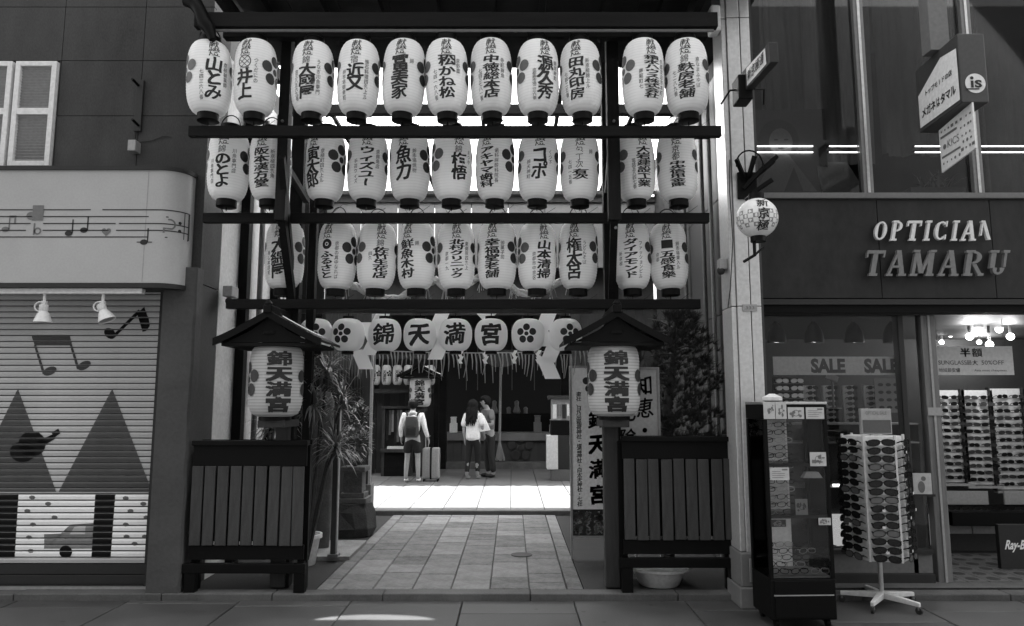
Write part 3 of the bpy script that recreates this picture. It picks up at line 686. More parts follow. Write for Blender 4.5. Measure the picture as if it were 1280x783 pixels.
ROWS = [
 (5.52, 98.5, 'top', [(263,6,'山とみ','','七四三六八番','京極蛸薬師'),(320,-13,'井上','◎','','つくだにの'),(391,-7,'大國屋','錦','京三八五六九番','うなぎ川魚専門'),(447,-4,'近又','宿','錦市場御幸町','懐石料理四条上ル'),(503.5,-5,'冨美家','','','錦'),(560,0,'松かね松','','七四一六八番','京野菜'),(615.5,0,'中徳総本店','','七四三七八一番','寺町錦角'),(672,10,'源久秀','','京都錦市場二三六番','錦御幸町'),(727.5,-6,'田丸印房','','七四二三番','新京極錦上ル'),(804,11,'積水ハウス株式会社','','南堀町七','京都支店市本町'),(859,-1,'麩房老舗','錦','七二八九番','京なまふゆば')]),
 (5.94, 208, 'middle', [(285.5,-7,'のとよ','錦','川魚専門店','川魚専門店'),(339,-11,'阪本漢方堂','','','新京極四条角'),(406.5,-17,'寅太郎','','','京極町四条上ル'),(459,-1,'ウィズユー','','手芸ウィズ','京錦角店'),(513,-8,'魚力','','','錦市場焼物'),(565,10,'梅悟','錦','','まつや'),(618.5,-12,'アキヤマ歯科','','','歯科麻酔科院長'),(671,2,'コポ','','錦天神町','くつ下'),(724,1,'有次','包丁次','七四一五番','錦'),(795,12,'大岩建設工業','','電話五八四七番',''),(847,0,'中央信用金庫','京都','','')]),
 (6.30, 320, 'bottom', [(356,-8,'大綿屋','','寿し本店町',''),(421,-14,'ふるさと','巴','','京都の真中なれば'),(470,6,'佐竹生花店','錦','四条','' ),(521,-13,'鮮魚木村','','','錦'),(571,1,'北村クリニック','','京都一九','東側院四条上'),(621,-7,'幸福堂老舗','','','御菓子司'),(671,10,'山本清掃','','京都市中京区',''),(722,-6,'権太呂','','','うどんそば'),(790,-2,'ダイアモンド','','新京極','ファッションビル'),(837,-2,'五感食樂','▣','京都','錦市場東入ル')]),
]
desc = {'山とみ':'flowing handwritten name', '井上':'circled lattice mark over two heavy characters'}
def plural(n): return NUM[n]+' bold characters' if n < 10 else 'many bold characters'
for y, pyc, rname, items in ROWS:
    for i, (cx, dx, main, pre, left, right) in enumerate(items):
        c = P(cx, pyc, y); ax = math.atan2(-c.x, c.y)*.9; rz = math.asin(max(-.95, min(.95, dx/26.5)))+ax
        n = len(items); k = i+1
        where = f'{ORD[i]} in the {rname} row' if i < n-1 else f'last in the {rname} row'
        extra = {'◎': ' below a circle', '巴': ' below a round mark', '▣': ' below a dark square'}.get(pre, '')
        lab = f'white lantern with {plural(len(main))}{extra}, {where}'
        base = Vector((c.x, y, c.z-HL/2-.06))
        t = thing('paper_lantern', lab, 'lantern', base, rz, 'dedicated paper lanterns hung in three rows')
        t.rotation_euler[0] = rnd.uniform(-.02, .02); t.rotation_euler[1] = rnd.uniform(-.03, .03); t.scale = (rnd.uniform(.975, 1.02),)*2+(rnd.uniform(.98, 1.02),); zc_ = HL/2+.06
        def put(nm, me, z=zc_): return inst(nm, me, t, (0, 0, z))
        put('shade', body_l); put('bottom_ring', cap_b, .0); put('top_ring', cap_t, HL+.05); put('bail', bail, HL+.05); put('bottom_hook', tass, 0)
        put('plum_crest', crestL); put('plum_crest', crestR); put('dedication_lettering', ded)
        m = MB(); top = .118
        nch = len(main)
        if pre:
            if pre == '◎':
                ring(m, 0, .068, .047, .054, wf, 28)
                for s_ in (-1, 1):
                    for o_ in (-.014, .014):
                        for q_ in range(4):
                            u0 = -.04+.02*q_; u1 = u0+.02
                            pts = [(u0, s_*u0+o_*1.6), (u1, s_*u1+o_*1.6)]
                            m.add([wf(a_, .068+b_*.9-.003) for a_, b_ in pts]+[wf(a_, .068+b_*.9+.003) for a_, b_ in pts[::-1]], [(0,1,2,3)])
                top = .005
            elif pre == '巴': ring(m, 0, .075, .018, .046, wf, 20); disc(m, .0, .075, .01, wf); top = .015
            elif pre == '▣': rect(m, -.05, .05, .04, .115, wf, 5); top = .02
            else:
                m2 = MB(); column(m2, pre, -.01, .12, .12-.062*len(pre), .066, wf, .006, 3); inst('prefix_lettering', m2.data('prefix_lettering', M_ink if pre == '京都' else M_ink2, fix=False), t, (0,0,zc_)); top = .12-.066*len(pre)
        bot = -.225 if nch > 2 else (-.16 if not pre == '◎' else -.225)
        column(m, main, 0, top, bot, .135 if nch > 3 else .14, wf, .038, 4, .96 if nch > 3 else 1.08)
        if main == '松かね松': rect(m, -.068, .07, .112, .122, wf, 6); rect(m, .06, .07, .04, .112, wf)
        inst('main_lettering', m.data('main_lettering', M_ink, fix=False), t, (0, 0, zc_))
        MB().tube([(-.05,.02,.0),(-.03,.03,-.035),(.02,.035,-.05),(.09,.04,-.03),(.16,.05,.02)], .002, 4).build('wire', M_blk, t, local=True)
        m = MB()
        if right: column(m, right, .092, .10, max(-.23, .10-.042*len(right)), .036, wf, .01, 2); inst('note_lettering', m.data('note_lettering', M_ink2, fix=False), t, (0, 0, zc_)); m = MB()
        if left: column(m, left, -.092, .01, max(-.24, .01-.042*len(left)), .034, wf, .01, 2); inst('note_lettering', m.data('note_lettering', M_ink2, fix=False), t, (0, 0, zc_))
# ---- round lanterns under the rack
RR, HR, CR, PR = .157, .305, .36, 2.3
body_r = body_mesh('shade', RR, HR, CR, PR, 22, 36, .0006, M_round)
rt = MB().lathe((0,0,0), [(RR*.36,0),(RR*.36,.03),(RR*.33,.03)], 20).data('ring', M_blk, smooth=30)
wr = wrapper(RR, HR, CR, PR, 0, .002)
YR = 6.8
rsx = [395, 435, 481, 525, 569.5, 614, 660, 707]
rch = ['crest', 'crest', '錦', '天', '満', '宮', 'crest', 'crest']
rlab = ['round white lantern half hidden behind the wooden lamp roof above the palm', 'round white lantern with a plum crest beside the roofed lamp above the palm', 'round lantern with the character meaning brocade, first of the four lettered', 'round lantern with the four-stroke character for heaven', 'round lantern with a dense water-radical character, third of the four lettered', 'round lantern with a roofed character for shrine, last of the four lettered', 'round lantern with a full plum crest, just past the four lettered ones', 'round lantern with a plum crest partly covered by the eave of the roofed lamp']
for px, ch, lab in zip(rsx, rch, rlab):
    c = P(px, 419, YR); t = thing('round_lantern', lab, 'lantern', (c.x, YR, c.z-HR/2-.03), math.atan2(-c.x, c.y)+rnd.uniform(-.1,.1)+(-.35 if px == 435 else .2 if px == 707 else 0), 'round lanterns under the rack')
    inst('shade', body_r, t, (0,0,HR/2+.03)); inst('top_ring', rt, t, (0,0,HR+.025)); inst('bottom_ring', rt, t, (0,0,0))
    m = MB()
    if ch == 'crest': crest(m, 0, .0, .098, wr)
    else: cjk(m, ch, 0, 0, .22, .21, wr, .045, 6)
    inst('plum_crest' if ch == 'crest' else 'main_lettering', m.data('lettering', M_crestD if ch == 'crest' else M_ink, fix=False), t, (0,0,HR/2+.03))
    MB().tube([(0,0,HR+.05),(0,0,HR+.16)], .005, 5).build('hook', M_blk, t, local=True)
z = P(600, 392, YR).z
tag(MB().box(P(380,0,YR).x-.2, P(735,0,YR).x, YR-.02, YR+.02, z, z+.04).build('hanging_pole', M_wood_m), 'thin wooden pole carrying the round lanterns', 'pole')
# ---- sacred rope, straw fringe and folded papers
rp = thing('sacred_rope', 'thick twisted straw rope draped behind the bottom row of lanterns', 'rope', P(570, 370, 7.1))
ctrl = [(395,330),(420,352),(445,358),(470,372),(498,374),(520,360),(545,350),(565,368),(590,352),(610,340),(630,350),(648,366),(675,368),(700,352),(720,345),(745,330)]
pts = [P(a, b, 7.1) for a, b in ctrl]
fine_ = []
for i in range(len(pts)-1):
    for k in range(5): fine_.append(pts[i].lerp(pts[i+1], k/5))
for s_ in range(3):
    q = []
    for i, p in enumerate(fine_): a = i*.75+s_*2*PI/3; q.append(p+Vector((0, .018*math.cos(a), .018*math.sin(a))))
    MB().tube(q, .024, 7).build('strand', M_rope, rp, smooth=80)
for k in range(14):
    p = fine_[3+k*5]; mb = MB()
    for j in range(5): mb.tube([p+Vector((rnd.uniform(-.02,.02),-.03,0)), p+Vector((rnd.uniform(-.05,.05), -.04, -rnd.uniform(.1,.2)))], .0035, 4)
    mb.build('straw', M_straw, rp)
fg = thing('straw_fringe', 'thin cord with hanging straw strands across the shrine passage', 'fringe', P(600, 440, 7.3))
cp = [P(440+ (745-440)*i/20, 437+3*math.sin(PI*i/20)*1.5, 7.3) for i in range(21)]
MB().tube(cp, .006, 5).build('cord', M_straw, fg)
strd = MB().tube([(0,0,0),(.004,0,-.12),(-.003,0,-.25)], [.006,.005,.002], 4).data('strand', M_straw)
for i in range(64):
    u = i/63*19.9; k = int(u); p = cp[k].lerp(cp[k+1], u-k)-fg.location
    inst('strand', strd, fg, p, (0, rnd.uniform(-.18,.18), 0), (1.3, 1.3, rnd.uniform(.5, 1.25)))
def zig(px, y, py0, py1, w_, n, slope, name='paper_streamer', lab='', grp=None, lean=0):
    z0 = P(px, py0, y).z; z1 = P(px, py1, y).z; x = P(px, (py0+py1)/2, y).x; h = (z0-z1)/n*1.25
    t = thing(name, lab, 'paper streamer', (x, y, z1), 0, grp)
    st_ = (z0-z1-h)/max(1, n-1)
    for k in range(n):
        s_ = 1 if k % 2 == 0 else -1; cxx = (w_*.42*s_)*slope+lean*(k-(n-1)/2); zt_ = z0-st_*k-z1; dy = -.012*k
        a = [(-w_/2+cxx+w_*.3*s_, dy, zt_), (w_/2+cxx+w_*.3*s_, dy, zt_), (w_/2+cxx-w_*.3*s_, dy-.01, zt_-h), (-w_/2+cxx-w_*.3*s_, dy-.01, zt_-h)]
        MB().hexa(a, [(u, v+.0015, q) for u, v, q in a]).build('paper_fold', M_shide, t, local=True)
    return t
zig(465, 6.98, 386, 462, .14, 4, .5, lab='large folded white paper streamer by the first lettered round lantern', lean=-.035)
zig(546, 6.98, 386, 450, .14, 3, .5, lab='large folded white paper streamer behind the middle round lanterns')
zig(611, 6.98, 386, 402, .12, 2, .5, lab='short folded white paper above the last lettered round lantern')
zig(684, 6.98, 386, 474, .15, 4, .5, lab='large folded white paper streamer hanging before the last crest lanterns', lean=.025)
for px, lb_ in ((576,'first from the gate post'),(607,'second along the cord'),(643,'third along the cord'),(673,'last along the cord')):
    zig(px, 7.27, 438, 455, .035, 4, .35, 'small_paper_streamer', f'tiny zigzag paper streamer on the straw cord, {lb_}', 'tiny paper streamers on the cord')

# ================================================================== ROOFED LAMP POSTS
RT, HT, CT, PT = .218, .60, .62, 5
body_t = body_mesh('shade', RT, HT, CT, PT, 24, 40, .003, ribbed('post_lantern_paper', .62, .25, .6/24, .65))
wt_ = wrapper(RT, HT, CT, PT, 0, .003)
tl = MB(); column(tl, '錦天満宮', 0, .235, -.265, .21, wt_, .07, 6, .92, False); tl = tl.data('main_lettering', M_ink, fix=False)
tcr = []
for s_ in (-1, 1):
    m = MB(); crest(m, 0, .0, .155, wrapper(RT, HT, CT, PT, s_*1.45, .003)); tcr.append(m.data('plum_crest', M_crestD, fix=False))
tring = MB().lathe((0,0,0), [(RT*.55,0),(RT*.6,.0),(RT*.6,.03),(RT*.55,.03)], 24).data('ring', M_blk, smooth=30)
def toro(loc, zlan, labp, labl, rz, zbase, s=1.0, wall=False):
    t = thing('roofed_lamp_post', labp, 'lamp post', (loc[0], loc[1], zbase), 0, 'roofed lamp posts of the shrine')
    zt_ = zlan+HT/2-zbase   # underside of the roof
    MB().box(-.065,.065,.22,.33,0,zt_+.05).build('post', M_wood_m, t, bev=.012, local=True)
    MB().box(-.11,.11,-.1,.33,zlan-HT/2-zbase-.09,zlan-HT/2-zbase-.03).build('bracket', M_wood_m, t, bev=.006, local=True)
    w_ = .425; rise = .23
    for s_ in (-1, 1):
        n = 7; prev = None
        for k in range(n):        # overlapping boards from the eave up to the ridge, slightly concave
            u0 = k/n; u1 = (k+1)/n+.04; f = lambda u: (s_*w_*(1-u), zt_+.0+rise*(u**1.12))
            a0, a1 = f(u0), f(min(1, u1)); th = .022
            q = [(a0[0], -.25, a0[1]+.01*0), (a1[0], -.25, a1[1]), (a1[0], .42, a1[1]), (a0[0], .42, a0[1])]
            MB().hexa(q, [(x, y, z+th+(.004*(k % 2))) for x, y, z in q]).build('roof_board', M_blk, t, local=True)
        bb = [(s_*w_*(1.02-1.02*u), zt_+rise*u**1.12) for u in [i/8 for i in range(9)]]
        MB().prism([(x, z-.03) for x, z in bb]+[(x, z+.03) for x, z in bb[::-1]], (0,-.285,0),(1,0,0),(0,0,1),(0,1,0),.03).build('barge_board', M_blk, t, local=True)
        if s_ > 0 and loc[0] < 0: MB().tube([(x, -.24, z+.045) for x, z in bb[:7]], .006, 6).build('highlight_edging', M_steel_s, t, local=True)  # bright strip stands for the light along this slope
    MB().box(-.035,.035,-.30,.45,zt_+rise+.0,zt_+rise+.07).build('ridge', M_blk, t, bev=.01, local=True)
    MB().lathe((0,-.27,zt_+rise+.06), [(.03,0),(.035,.02),(.012,.05)], 10).build('finial', M_blk, t, local=True, smooth=40)
    MB().prism([(-w_*.8, 0),(w_*.8,0),(w_*.35,rise*.42),(0,rise*.9),(-w_*.35,rise*.42)], (0,-.235,zt_), (1,0,0),(0,0,1),(0,1,0), .02).build('gable_board', M_blk, t, local=True)
    MB().box(-w_*.9,w_*.9,-.23,.38,zt_-.03,zt_-.003).build('ceiling_board', M_wood_d, t, local=True)
    MB().lathe((0,-.24,zt_+.08), [(.0,-.012),(.05,-.012),(.05,.012),(0,.012)], 8, 1, .3).build('gable_boss', M_blk, t, local=True)
    l = thing('shrine_lantern', labl, 'lantern', (loc[0], loc[1], zlan-HT/2-.03), rz, 'large lanterns with the shrine name')
    inst('shade', body_t, l, (0,0,HT/2+.03)); inst('main_lettering', tl, l, (0,0,HT/2+.03)); inst('bottom_ring', tring, l, (0,0,.0)); inst('top_ring', tring, l, (0,0,HT+.02))
    for c_ in tcr: inst('plum_crest', c_, l, (0,0,HT/2+.03))
    return t, l
YT = 6.05
cL = P(345.5, 475.5, YT); cR = P(767, 475, YT)
toro((cL.x, YT), cL.z, 'gabled wooden lamp post rising behind the slatted fence beside the palm', 'big ribbed shrine lantern under the gabled roof near the palm', .42, .05)
toro((cR.x, YT), cR.z, 'gabled wooden lamp post standing before the white signboards', 'big ribbed shrine lantern under the gabled roof before the white signboards', -.02, .05)

# ================================================================== SLATTED FENCES
def fence(px0, px1, y, tops, lab, npl=9):
    zt0, zt1, zp1, zp0, zb1, zb0 = [P(300, v, y).z for v in tops]
    x0, x1 = P(px0, 630, y).x, P(px1, 630, y).x
    t = thing('slatted_fence', lab, 'fence', ((x0+x1)/2, y, .05), 0, 'low slatted fences flanking the shrine path'); cx = (x0+x1)/2
    MB().box(x0-.01, x1+.01, y-.02, y+.06, zt1, zt0).build('top_rail', M_blk, t, bev=.004)
    MB().box(x0, x1, y+.012, y+.03, zp1, zt1-.002).build('upper_board', M_blk, t)
    MB().box(x0, x1, y+.012, y+.03, zb1+.03, zp0).build('lower_board', M_blk, t)
    wd = (x1-x0)/npl
    me = MB().box(-wd/2+.008, wd/2-.008, -.012, .01, zp0, zp1).data('plank', M_plank)
    for i in range(npl):
        o = inst('plank', me, t, (x0+wd*(i+.5)-cx+rnd.uniform(-.002,.002), rnd.uniform(-.002,.002), -.05+rnd.uniform(-.004,.002)), (rnd.uniform(-.006,.006), rnd.uniform(-.005,.005), rnd.uniform(-.01,.01)))
        mo = o.modifiers.new('bevel', 'BEVEL'); mo.width = .003; mo.segments = 1
    MB().box(x0-.04, x1+.02, y-.01, y+.05, zb0, zb1).build('bottom_rail', M_blk, t, bev=.004)
    for a in (x0-.02, x1-.07):
        MB().box(a, a+.09, y-.005, y+.07, .05, zb0+.0).build('leg', M_blk, t, bev=.004)
        MB().box(a, a+.07, y+.12, y+.17, .05, zt1).build('leg', M_blk, t, bev=.004)
        MB().box(a+.01, a+.06, y+.071, y+.119, zb0, zb1).build('side_rail', M_blk, t)
    MB().box(x0, x1, y+.172, y+.18, zp0, zt0).build('back_panel', M_blk, t)
    return t
fence(238, 381, 6.12, (551,557,583,682,705,717), 'slatted fence next to the rough plaster pilaster, white pot behind its end')
fence(779, 920, 6.12, (546,552,574,675,698,710), 'slatted fence between the second lamp post and the steel pillar')
# pots
def pot(loc, r, h, lab, mat=M_white, s=1):
    t = MB().lathe(loc, [(r*.62,0),(r*.66,.01),(r*.9,h*.85),(r*1.05,h*.87),(r*1.05,h),(r*.93,h),(r*.88,h*.86),(.0,h*.84)], 28).build('flower_pot', mat, smooth=35); tag(t, lab, 'pot'); return t
g = G(381, 706, .04); pot((g.x, g.y, .04), .15, .29, 'pale plastic pot by the path end of the slatted fence')
g = G(822, 728, .04); pot((g.x, 6.45, .04), .26, .16, 'wide shallow white pot under the second slatted fence')

# ================================================================== PLANTS
def leafblade(m, p, d, L, w_, droop, n=4):
    d = Vector(d).normalized(); s_ = d.cross(Vector((0,0,1)));
    if s_.length < .1: s_ = Vector((1,0,0))
    s_.normalize(); vs = []; q = Vector(p)
    for k in range(n+1):
        u = k/n; ww = w_*(math.sin(PI*min(1, .15+u*.85))*.9+.05) if k < n else .0005
        vs += [q-s_*ww/2, q+s_*ww/2]; d2 = (d+Vector((0,0,-droop*u*u*1.6))).normalized(); q = q+d2*(L/n)
    m.add(vs, [(2*k, 2*k+1, 2*k+3, 2*k+2) for k in range(n)])
palm = thing('dracaena_palm', 'spiky-leaved potted palm rising behind the fence at the passage entrance', 'palm', (P(395,600,6.9).x, 6.9, .05))
stems = [((375,700),(360,600),(352,520),(368,478)), ((380,700),(372,600),(362,540),(344,526)), ((384,700),(392,610),(402,540),(408,462)), ((382,700),(404,600),(418,540),(428,498)), ((380,700),(388,620),(384,560),(392,500)), ((384,700),(398,640),(408,590),(420,556)), ((378,700),(372,640),(356,590),(340,560)),((384,700),(395,600),(400,520),(384,452))]
for i, s_ in enumerate(stems):
    yy = 6.75+.07*(i % 4); MB().tube([P(a, b, yy) for a, b in s_], [.016,.014,.012,.01], 6).build('stem', M_bark, palm, smooth=60)
    tip = P(s_[-1][0], s_[-1][1], yy); m = MB()
    for k in range(95):
        a = rnd.uniform(0, 2*PI); el = rnd.uniform(-.5, 1.25); L = rnd.uniform(.18, .38)
        leafblade(m, tip+Vector((0,0,rnd.uniform(-.1,.02))), (math.cos(a)*math.cos(el), math.sin(a)*math.cos(el), math.sin(el)), L, .019, rnd.uniform(.5, 2.2))
    tag(m.build('leaves', M_leaf, palm, fix=False), kind='stuff')
pine = thing('bushy_pine', 'dark bushy pine growing behind the second slatted fence', 'pine', (P(838,600,6.75).x, 6.75, .05))
MB().tube([P(835,700,6.75), P(840,600,6.75), P(832,520,6.8), P(842,450,6.8), P(845,400,6.8)], [.06,.05,.045,.03,.012], 8).build('trunk', M_bark, pine, smooth=60)
lv = MB(); crx = pine.location.x
for k in range(800):
    py = rnd.uniform(392, 566); u = (py-392)/174; wmx = 14+34*min(1, u*2.2)*(1 if u < .8 else 1.05)
    px = 850+rnd.gauss(0, .55)*wmx*1.15+9*math.sin(py*.07+k); yy = 6.85+rnd.uniform(-.25, .25); c = P(px, py, yy)
    if rnd.random() < .12: continue
    d0 = Vector((c.x-crx, yy-6.8, .25)).normalized()
    for j in range(34):
        d = (d0+Vector((rnd.uniform(-1,1), rnd.uniform(-1,1), rnd.uniform(-.6,1)))).normalized(); s_ = d.cross(Vector((rnd.random(),.3,.9))).normalized()*.0035; L = rnd.uniform(.05,.11)
        lv.add([c-s_, c+s_, c+d*L], [(0,1,2)])
tag(lv.build('needles', gm('needle', .05, .6, .6, 9, 0, fine=30), pine, fix=False), kind='stuff')
bm_ = MB()
for k in range(26):
    py = 410+k*5.6; c = P(841, py, 6.8); e = P(841+rnd.uniform(-42,42), py+rnd.uniform(-14,4), 6.8+rnd.uniform(-.3,.3)); bm_.tube([c, c.lerp(e,.5)+Vector((0,0,.02)), e], [.012,.009,.004], 5)
tag(bm_.build('branches', M_bark, pine), kind='stuff')

# stone slab, pole, pedestal with shrub
g = G(400, 692, .06); t = MB().box(g.x-.28, g.x+.36, 7.35, 8.2, .04, .085).build('garden_stone', M_slab, bev=.006); tag(t, 'flat pale stone base under the upright stone and thin post', 'stone slab')
z1 = P(400, 488, 7.8).z; x0 = P(389, 600, 7.8).x; x1 = P(413, 600, 7.8).x
t = MB().lathe(((x0+x1)/2, 7.8, .085), [(.11,0),(.125,.3),(.13,z1*.6),(.12,z1-.2),(.08,z1-.1)], 16, 1, .6).build('standing_stone', M_stone, smooth=50); tag(t, 'tall smooth grey standing stone behind the thin post and palm', 'stone')
g = G(417, 696, .085); zz = P(0, 488, g.y).z
t = thing('thin_post', 'slender post with one edge coloured as lit beside the potted palm', 'post', (g.x, g.y, .085)); MB().box(-.028,.02,-.03,.03,0,zz).build('shaft', M_wood_m, t, local=True); MB().box(.022,.032,-.031,.03,0,zz).build('lit_edge_strip', M_lgrey, t, local=True); MB().box(-.05,.05,-.05,.05,.0,.03).build('foot', M_grey, t, local=True)  # pale strip painted in for the lit side of the post
g = G(443, 668, .04); ped = thing('stone_pedestal', 'moulded stone pedestal on a rough boulder beside the gate', 'pedestal', (g.x, 8.75, .04))
m = MB(); rr = random.Random(4); pr = [(.24,0),(.26,.1),(.23,.28),(.19,.38)]
m.lathe((0,0,0), pr, 9); 
for v in m.v: v.x += rr.uniform(-.03,.03); v.y += rr.uniform(-.03,.03)
m.build('boulder', M_rock, ped, local=True, bev=.01)
m = MB(); m.box(-.17,.17,-.17,.17,.38,.44).box(-.14,.14,-.14,.14,.44,.50).box(-.11,.11,-.11,.11,.50,.74).box(-.15,.15,-.15,.15,.74,.80); m.build('plinth', M_stone, ped, local=True, bev=.008)
shb = thing('small_shrub', 'small leafy shrub growing on the stone pedestal by the gate', 'shrub', (g.x, 8.75, .84))
MB().tube([(0,0,0),(.02,0,.1),(-.02,0,.2),(.0,0,.35)], [.03,.02,.015,.006], 6).build('stem', M_bark, shb, local=True)
m = MB()
for k in range(420):
    v = Vector((rnd.gauss(0,1), rnd.gauss(0,1), rnd.gauss(0,1))).normalized(); c = Vector((v.x*.2*rnd.uniform(.6,1), v.y*.2, .27+v.z*.2*rnd.uniform(.6,1.1)+(.35 if k % 3 == 0 else 0)*.8))
    leafblade(m, c, v+Vector((rnd.uniform(-.5,.5),0,0)), .06, .028, .5, 2)
tag(m.build('leaves', M_leaf, shb, local=True, fix=False), kind='stuff')

# ================================================================== SIGNBOARDS
def board(px0, px1, py0, py1, y, lab, foot=.05, mat_=None):
    a, b = P(px0, py1, y), P(px1, py0, y); cx = (a.x+b.x)/2
    t = thing('standing_signboard', lab, 'signboard', (cx, y, foot)); W = b.x-a.x; z0, z1 = a.z-foot, b.z-foot
    MB().box(-W/2, W/2, 0, .025, z0, z1).build('panel', mat_ or flat('sign_white', .85, .5), t, local=True)
    m = MB(); frame_rect(m, -W/2-.02, W/2+.02, z0-.02, z1+.02, .022, -.012, .035); m.build('frame', M_lgrey, t, local=True, bev=.002)
    for s_ in (-1, 1): MB().box(s_*(W/2+.008)-.012, s_*(W/2+.008)+.012, 0, .03, 0, z0-.022).build('leg', M_lgrey, t, local=True)
    return t, W, z0, z1
t, W, z0, z1 = board(716, 790, 460, 670, 7.4, 'white upright shrine signboard with a black lettered band, behind the lamp post')
fn = plane((0,0,0), (1,0,0), (0,0,1), (0,-1,0)); X_ = lambda px: P(px, 560, 7.4).x-t.location.x; Z_ = lambda py: P(740, py, 7.4).z-.05
m = MB(); column(m, '東社、日乃出稲荷神社・塩竈神社・白太夫神社・七社', X_(724), Z_(490), Z_(633), .055, fn, .015)
m.build('note_lettering', M_ink, t, local=True, fix=False)
m = MB(); column(m, '錦天満宮', X_(747), Z_(508), Z_(634), .185, fn, .055, fill=.92); m.build('main_lettering', M_ink, t, local=True, fix=False)
m = MB(); crest(m, X_(742), Z_(479), .11, fn); m.build('plum_crest', M_crestD, t, local=True, fix=False)
MB().box(-W/2, W/2, -.004, -.0005, z0, Z_(637)).build('black_band', M_ink, t, local=True)
fn2 = plane((0,-.004,0), (1,0,0), (0,0,1), (0,-1,0)); m = MB()
for px, s_ in ((722,'腹帯'),(734,'おみくじ'),(747,'土鈴'),(759,'神矢'),(772,'絵馬')): m = MB(); column(m, s_, X_(px), Z_(639), Z_(668), .095 if len(s_) < 3 else .07, fn2, .05); m.build('band_lettering', flat('band_print', .85, .6), t, local=True, fix=False)
t, W, z0, z1 = board(776, 821, 462, 668, 6.5, 'white signboard behind the second lamp post, half hidden by the pine', mat_=flat('sign_dull_white', .4, .5))
X_ = lambda px: P(px, 560, 6.5).x-t.location.x; Z_ = lambda py: P(740, py, 6.5).z-.05
m = MB(); column(m, '知恵・学問', X_(807), Z_(468), Z_(610), .16, fn, .02); column(m, '厄除・初宮', X_(785), Z_(500), Z_(660), .15, fn, .02); m.build('main_lettering', M_ink, t, local=True, fix=False)
# ================================================================== STEEL PILLAR
pil = thing('steel_pillar', 'tall steel-clad arcade pillar between the shrine passage and the optician', 'pillar', (1.95, 6.0, 0))
PX0, PX1, PY0, PY1 = 1.81, 2.08, 5.87, 6.15
M_pstone = gm('pillar_base_stone', .14, .5, .15, 5, .05)
zz = [.42, 2.38, 4.9, 7.5]
for k in range(3):
    z0, z1 = zz[k]+.003, zz[k+1]-.003; xm = (PX0+PX1)/2+.02
    MB().box(PX0+.045, xm-.004, PY0, PY1, z0, z1).build('cladding_panel', M_steel, pil, bev=.004)
    MB().box(xm+.004, PX1-.03, PY0, PY1, z0, z1).build('cladding_panel', M_steel, pil, bev=.004)
    MB().box(PX0, PX0+.042, PY0+.02, PY1, z0, z1).build('corner_strip', M_steel, pil, bev=.006)
    MB().box(xm-.0035, xm+.0035, PY0+.012, PY1-.01, z0, z1).build('joint_strip', M_dgrey, pil)
MB().box(PX1-.028, PX1, PY0+.03, PY1, .42, 7.5).build('edge_trim', M_pier, pil)
MB().box(PX0-.03, PX1+.03, PY0-.04, PY1+.04, 0, .16).build('base', M_pstone, pil, bev=.01)
MB().box(PX0-.015, PX1+.015, PY0-.025, PY1+.03, .161, .42).build('base', M_pstone, pil, bev=.01)
for i in range(2): MB().box(PX0+.05+.11*i, PX0+.12+.11*i, PY0-.032, PY0-.0255, .2, .38).build('relief_panel', M_steel_s, pil, bev=.003)
q = P(937, 385, PY0-.003); MB().box(q.x-.06, q.x+.06, PY0-.01, PY0-.001, q.z-.028, q.z+.028).build('number_plate', M_lgrey, pil)
m = MB(); latin(m, '333', q.x, q.z, .07, .026, plane((0,PY0-.011,0),(1,0,0),(0,0,1),(0,-1,0),.001)); m.build('plate_lettering', M_ink2, pil, fix=False)
MB().tube([P(912,200,PY0-.01), P(912,240,PY0-.01), P(916,300,PY0-.01), P(913,360,PY0-.01), P(910,385,PY0-.01)], .005, 5).build('cable', M_dgrey, pil)
q = P(903, 325, 5.7); t = thing('dome_camera', 'small dome camera on the left edge of the steel pillar', 'camera', (PX0-.001, 5.98, q.z)); MB().box(-.07,0,-.04,.04,-.03,.06).build('housing', M_lgrey, t, local=True, bev=.008); MB().ball((-.05,-.01,-.04), .035).build('dome', M_dgrey, t, local=True, smooth=40)
q = P(897, 5, 5.6); t = MB().box(PX0-.09, PX0-.002, 5.86, 6.0, q.z-.09, q.z+.15).build('flood_lamp', M_white, bev=.02); tag(t, 'white lamp housing at the top of the steel pillar beside the canopy', 'lamp')
# street-name plate on a swivel
a, b = P(926, 112, 5.35), P(963, 58, 4.95)
t = thing('street_name_plate', 'narrow illuminated street-name plate sticking out from the steel pillar', 'sign', P(938, 108, 5.3))
dv = Vector((P(966, 62, 4.7).x-P(938, 108, 5.3).x, -.75, 0)); dv = Vector((.42, -1, 0)).normalized(); A = Vector((0,0,0))
o = Vector((PX0+.2, PY0-.02, P(933,100,5.4).z))-t.location
Lp = .95; H_ = .17; tilt_ = Vector((0,0,0))
q0 = P(921, 115, 5.45)-t.location; q1 = P(934, 88, 5.45)-t.location
def quad_plate(pts, th, nm, mat, par):
    n_ = (pts[1]-pts[0]).cross(pts[3]-pts[0]).normalized(); return MB().hexa(pts, [p_-n_*th for p_ in pts]).build(nm, mat, par, local=True, bev=.004), n_
tl_ = t.location
c4 = [P(925,121,5.45)-tl_, P(963,78,4.75)-tl_, P(961,53,4.75)-tl_, P(924,94,5.45)-tl_]
pl_o, nn = quad_plate(c4, .06, 'plate', M_dgrey, t)
cen = sum(c4, Vector())/4; ins = [cen+(p_-cen)*.8+nn*.004 for p_ in c4]
u_ = (ins[1]-ins[0]); ins[0] += u_*.22; ins[3] += u_*.22
MB().add(ins, [(0,1,2,3)]).build('lit_face', M_white, t, local=True, fix=False)
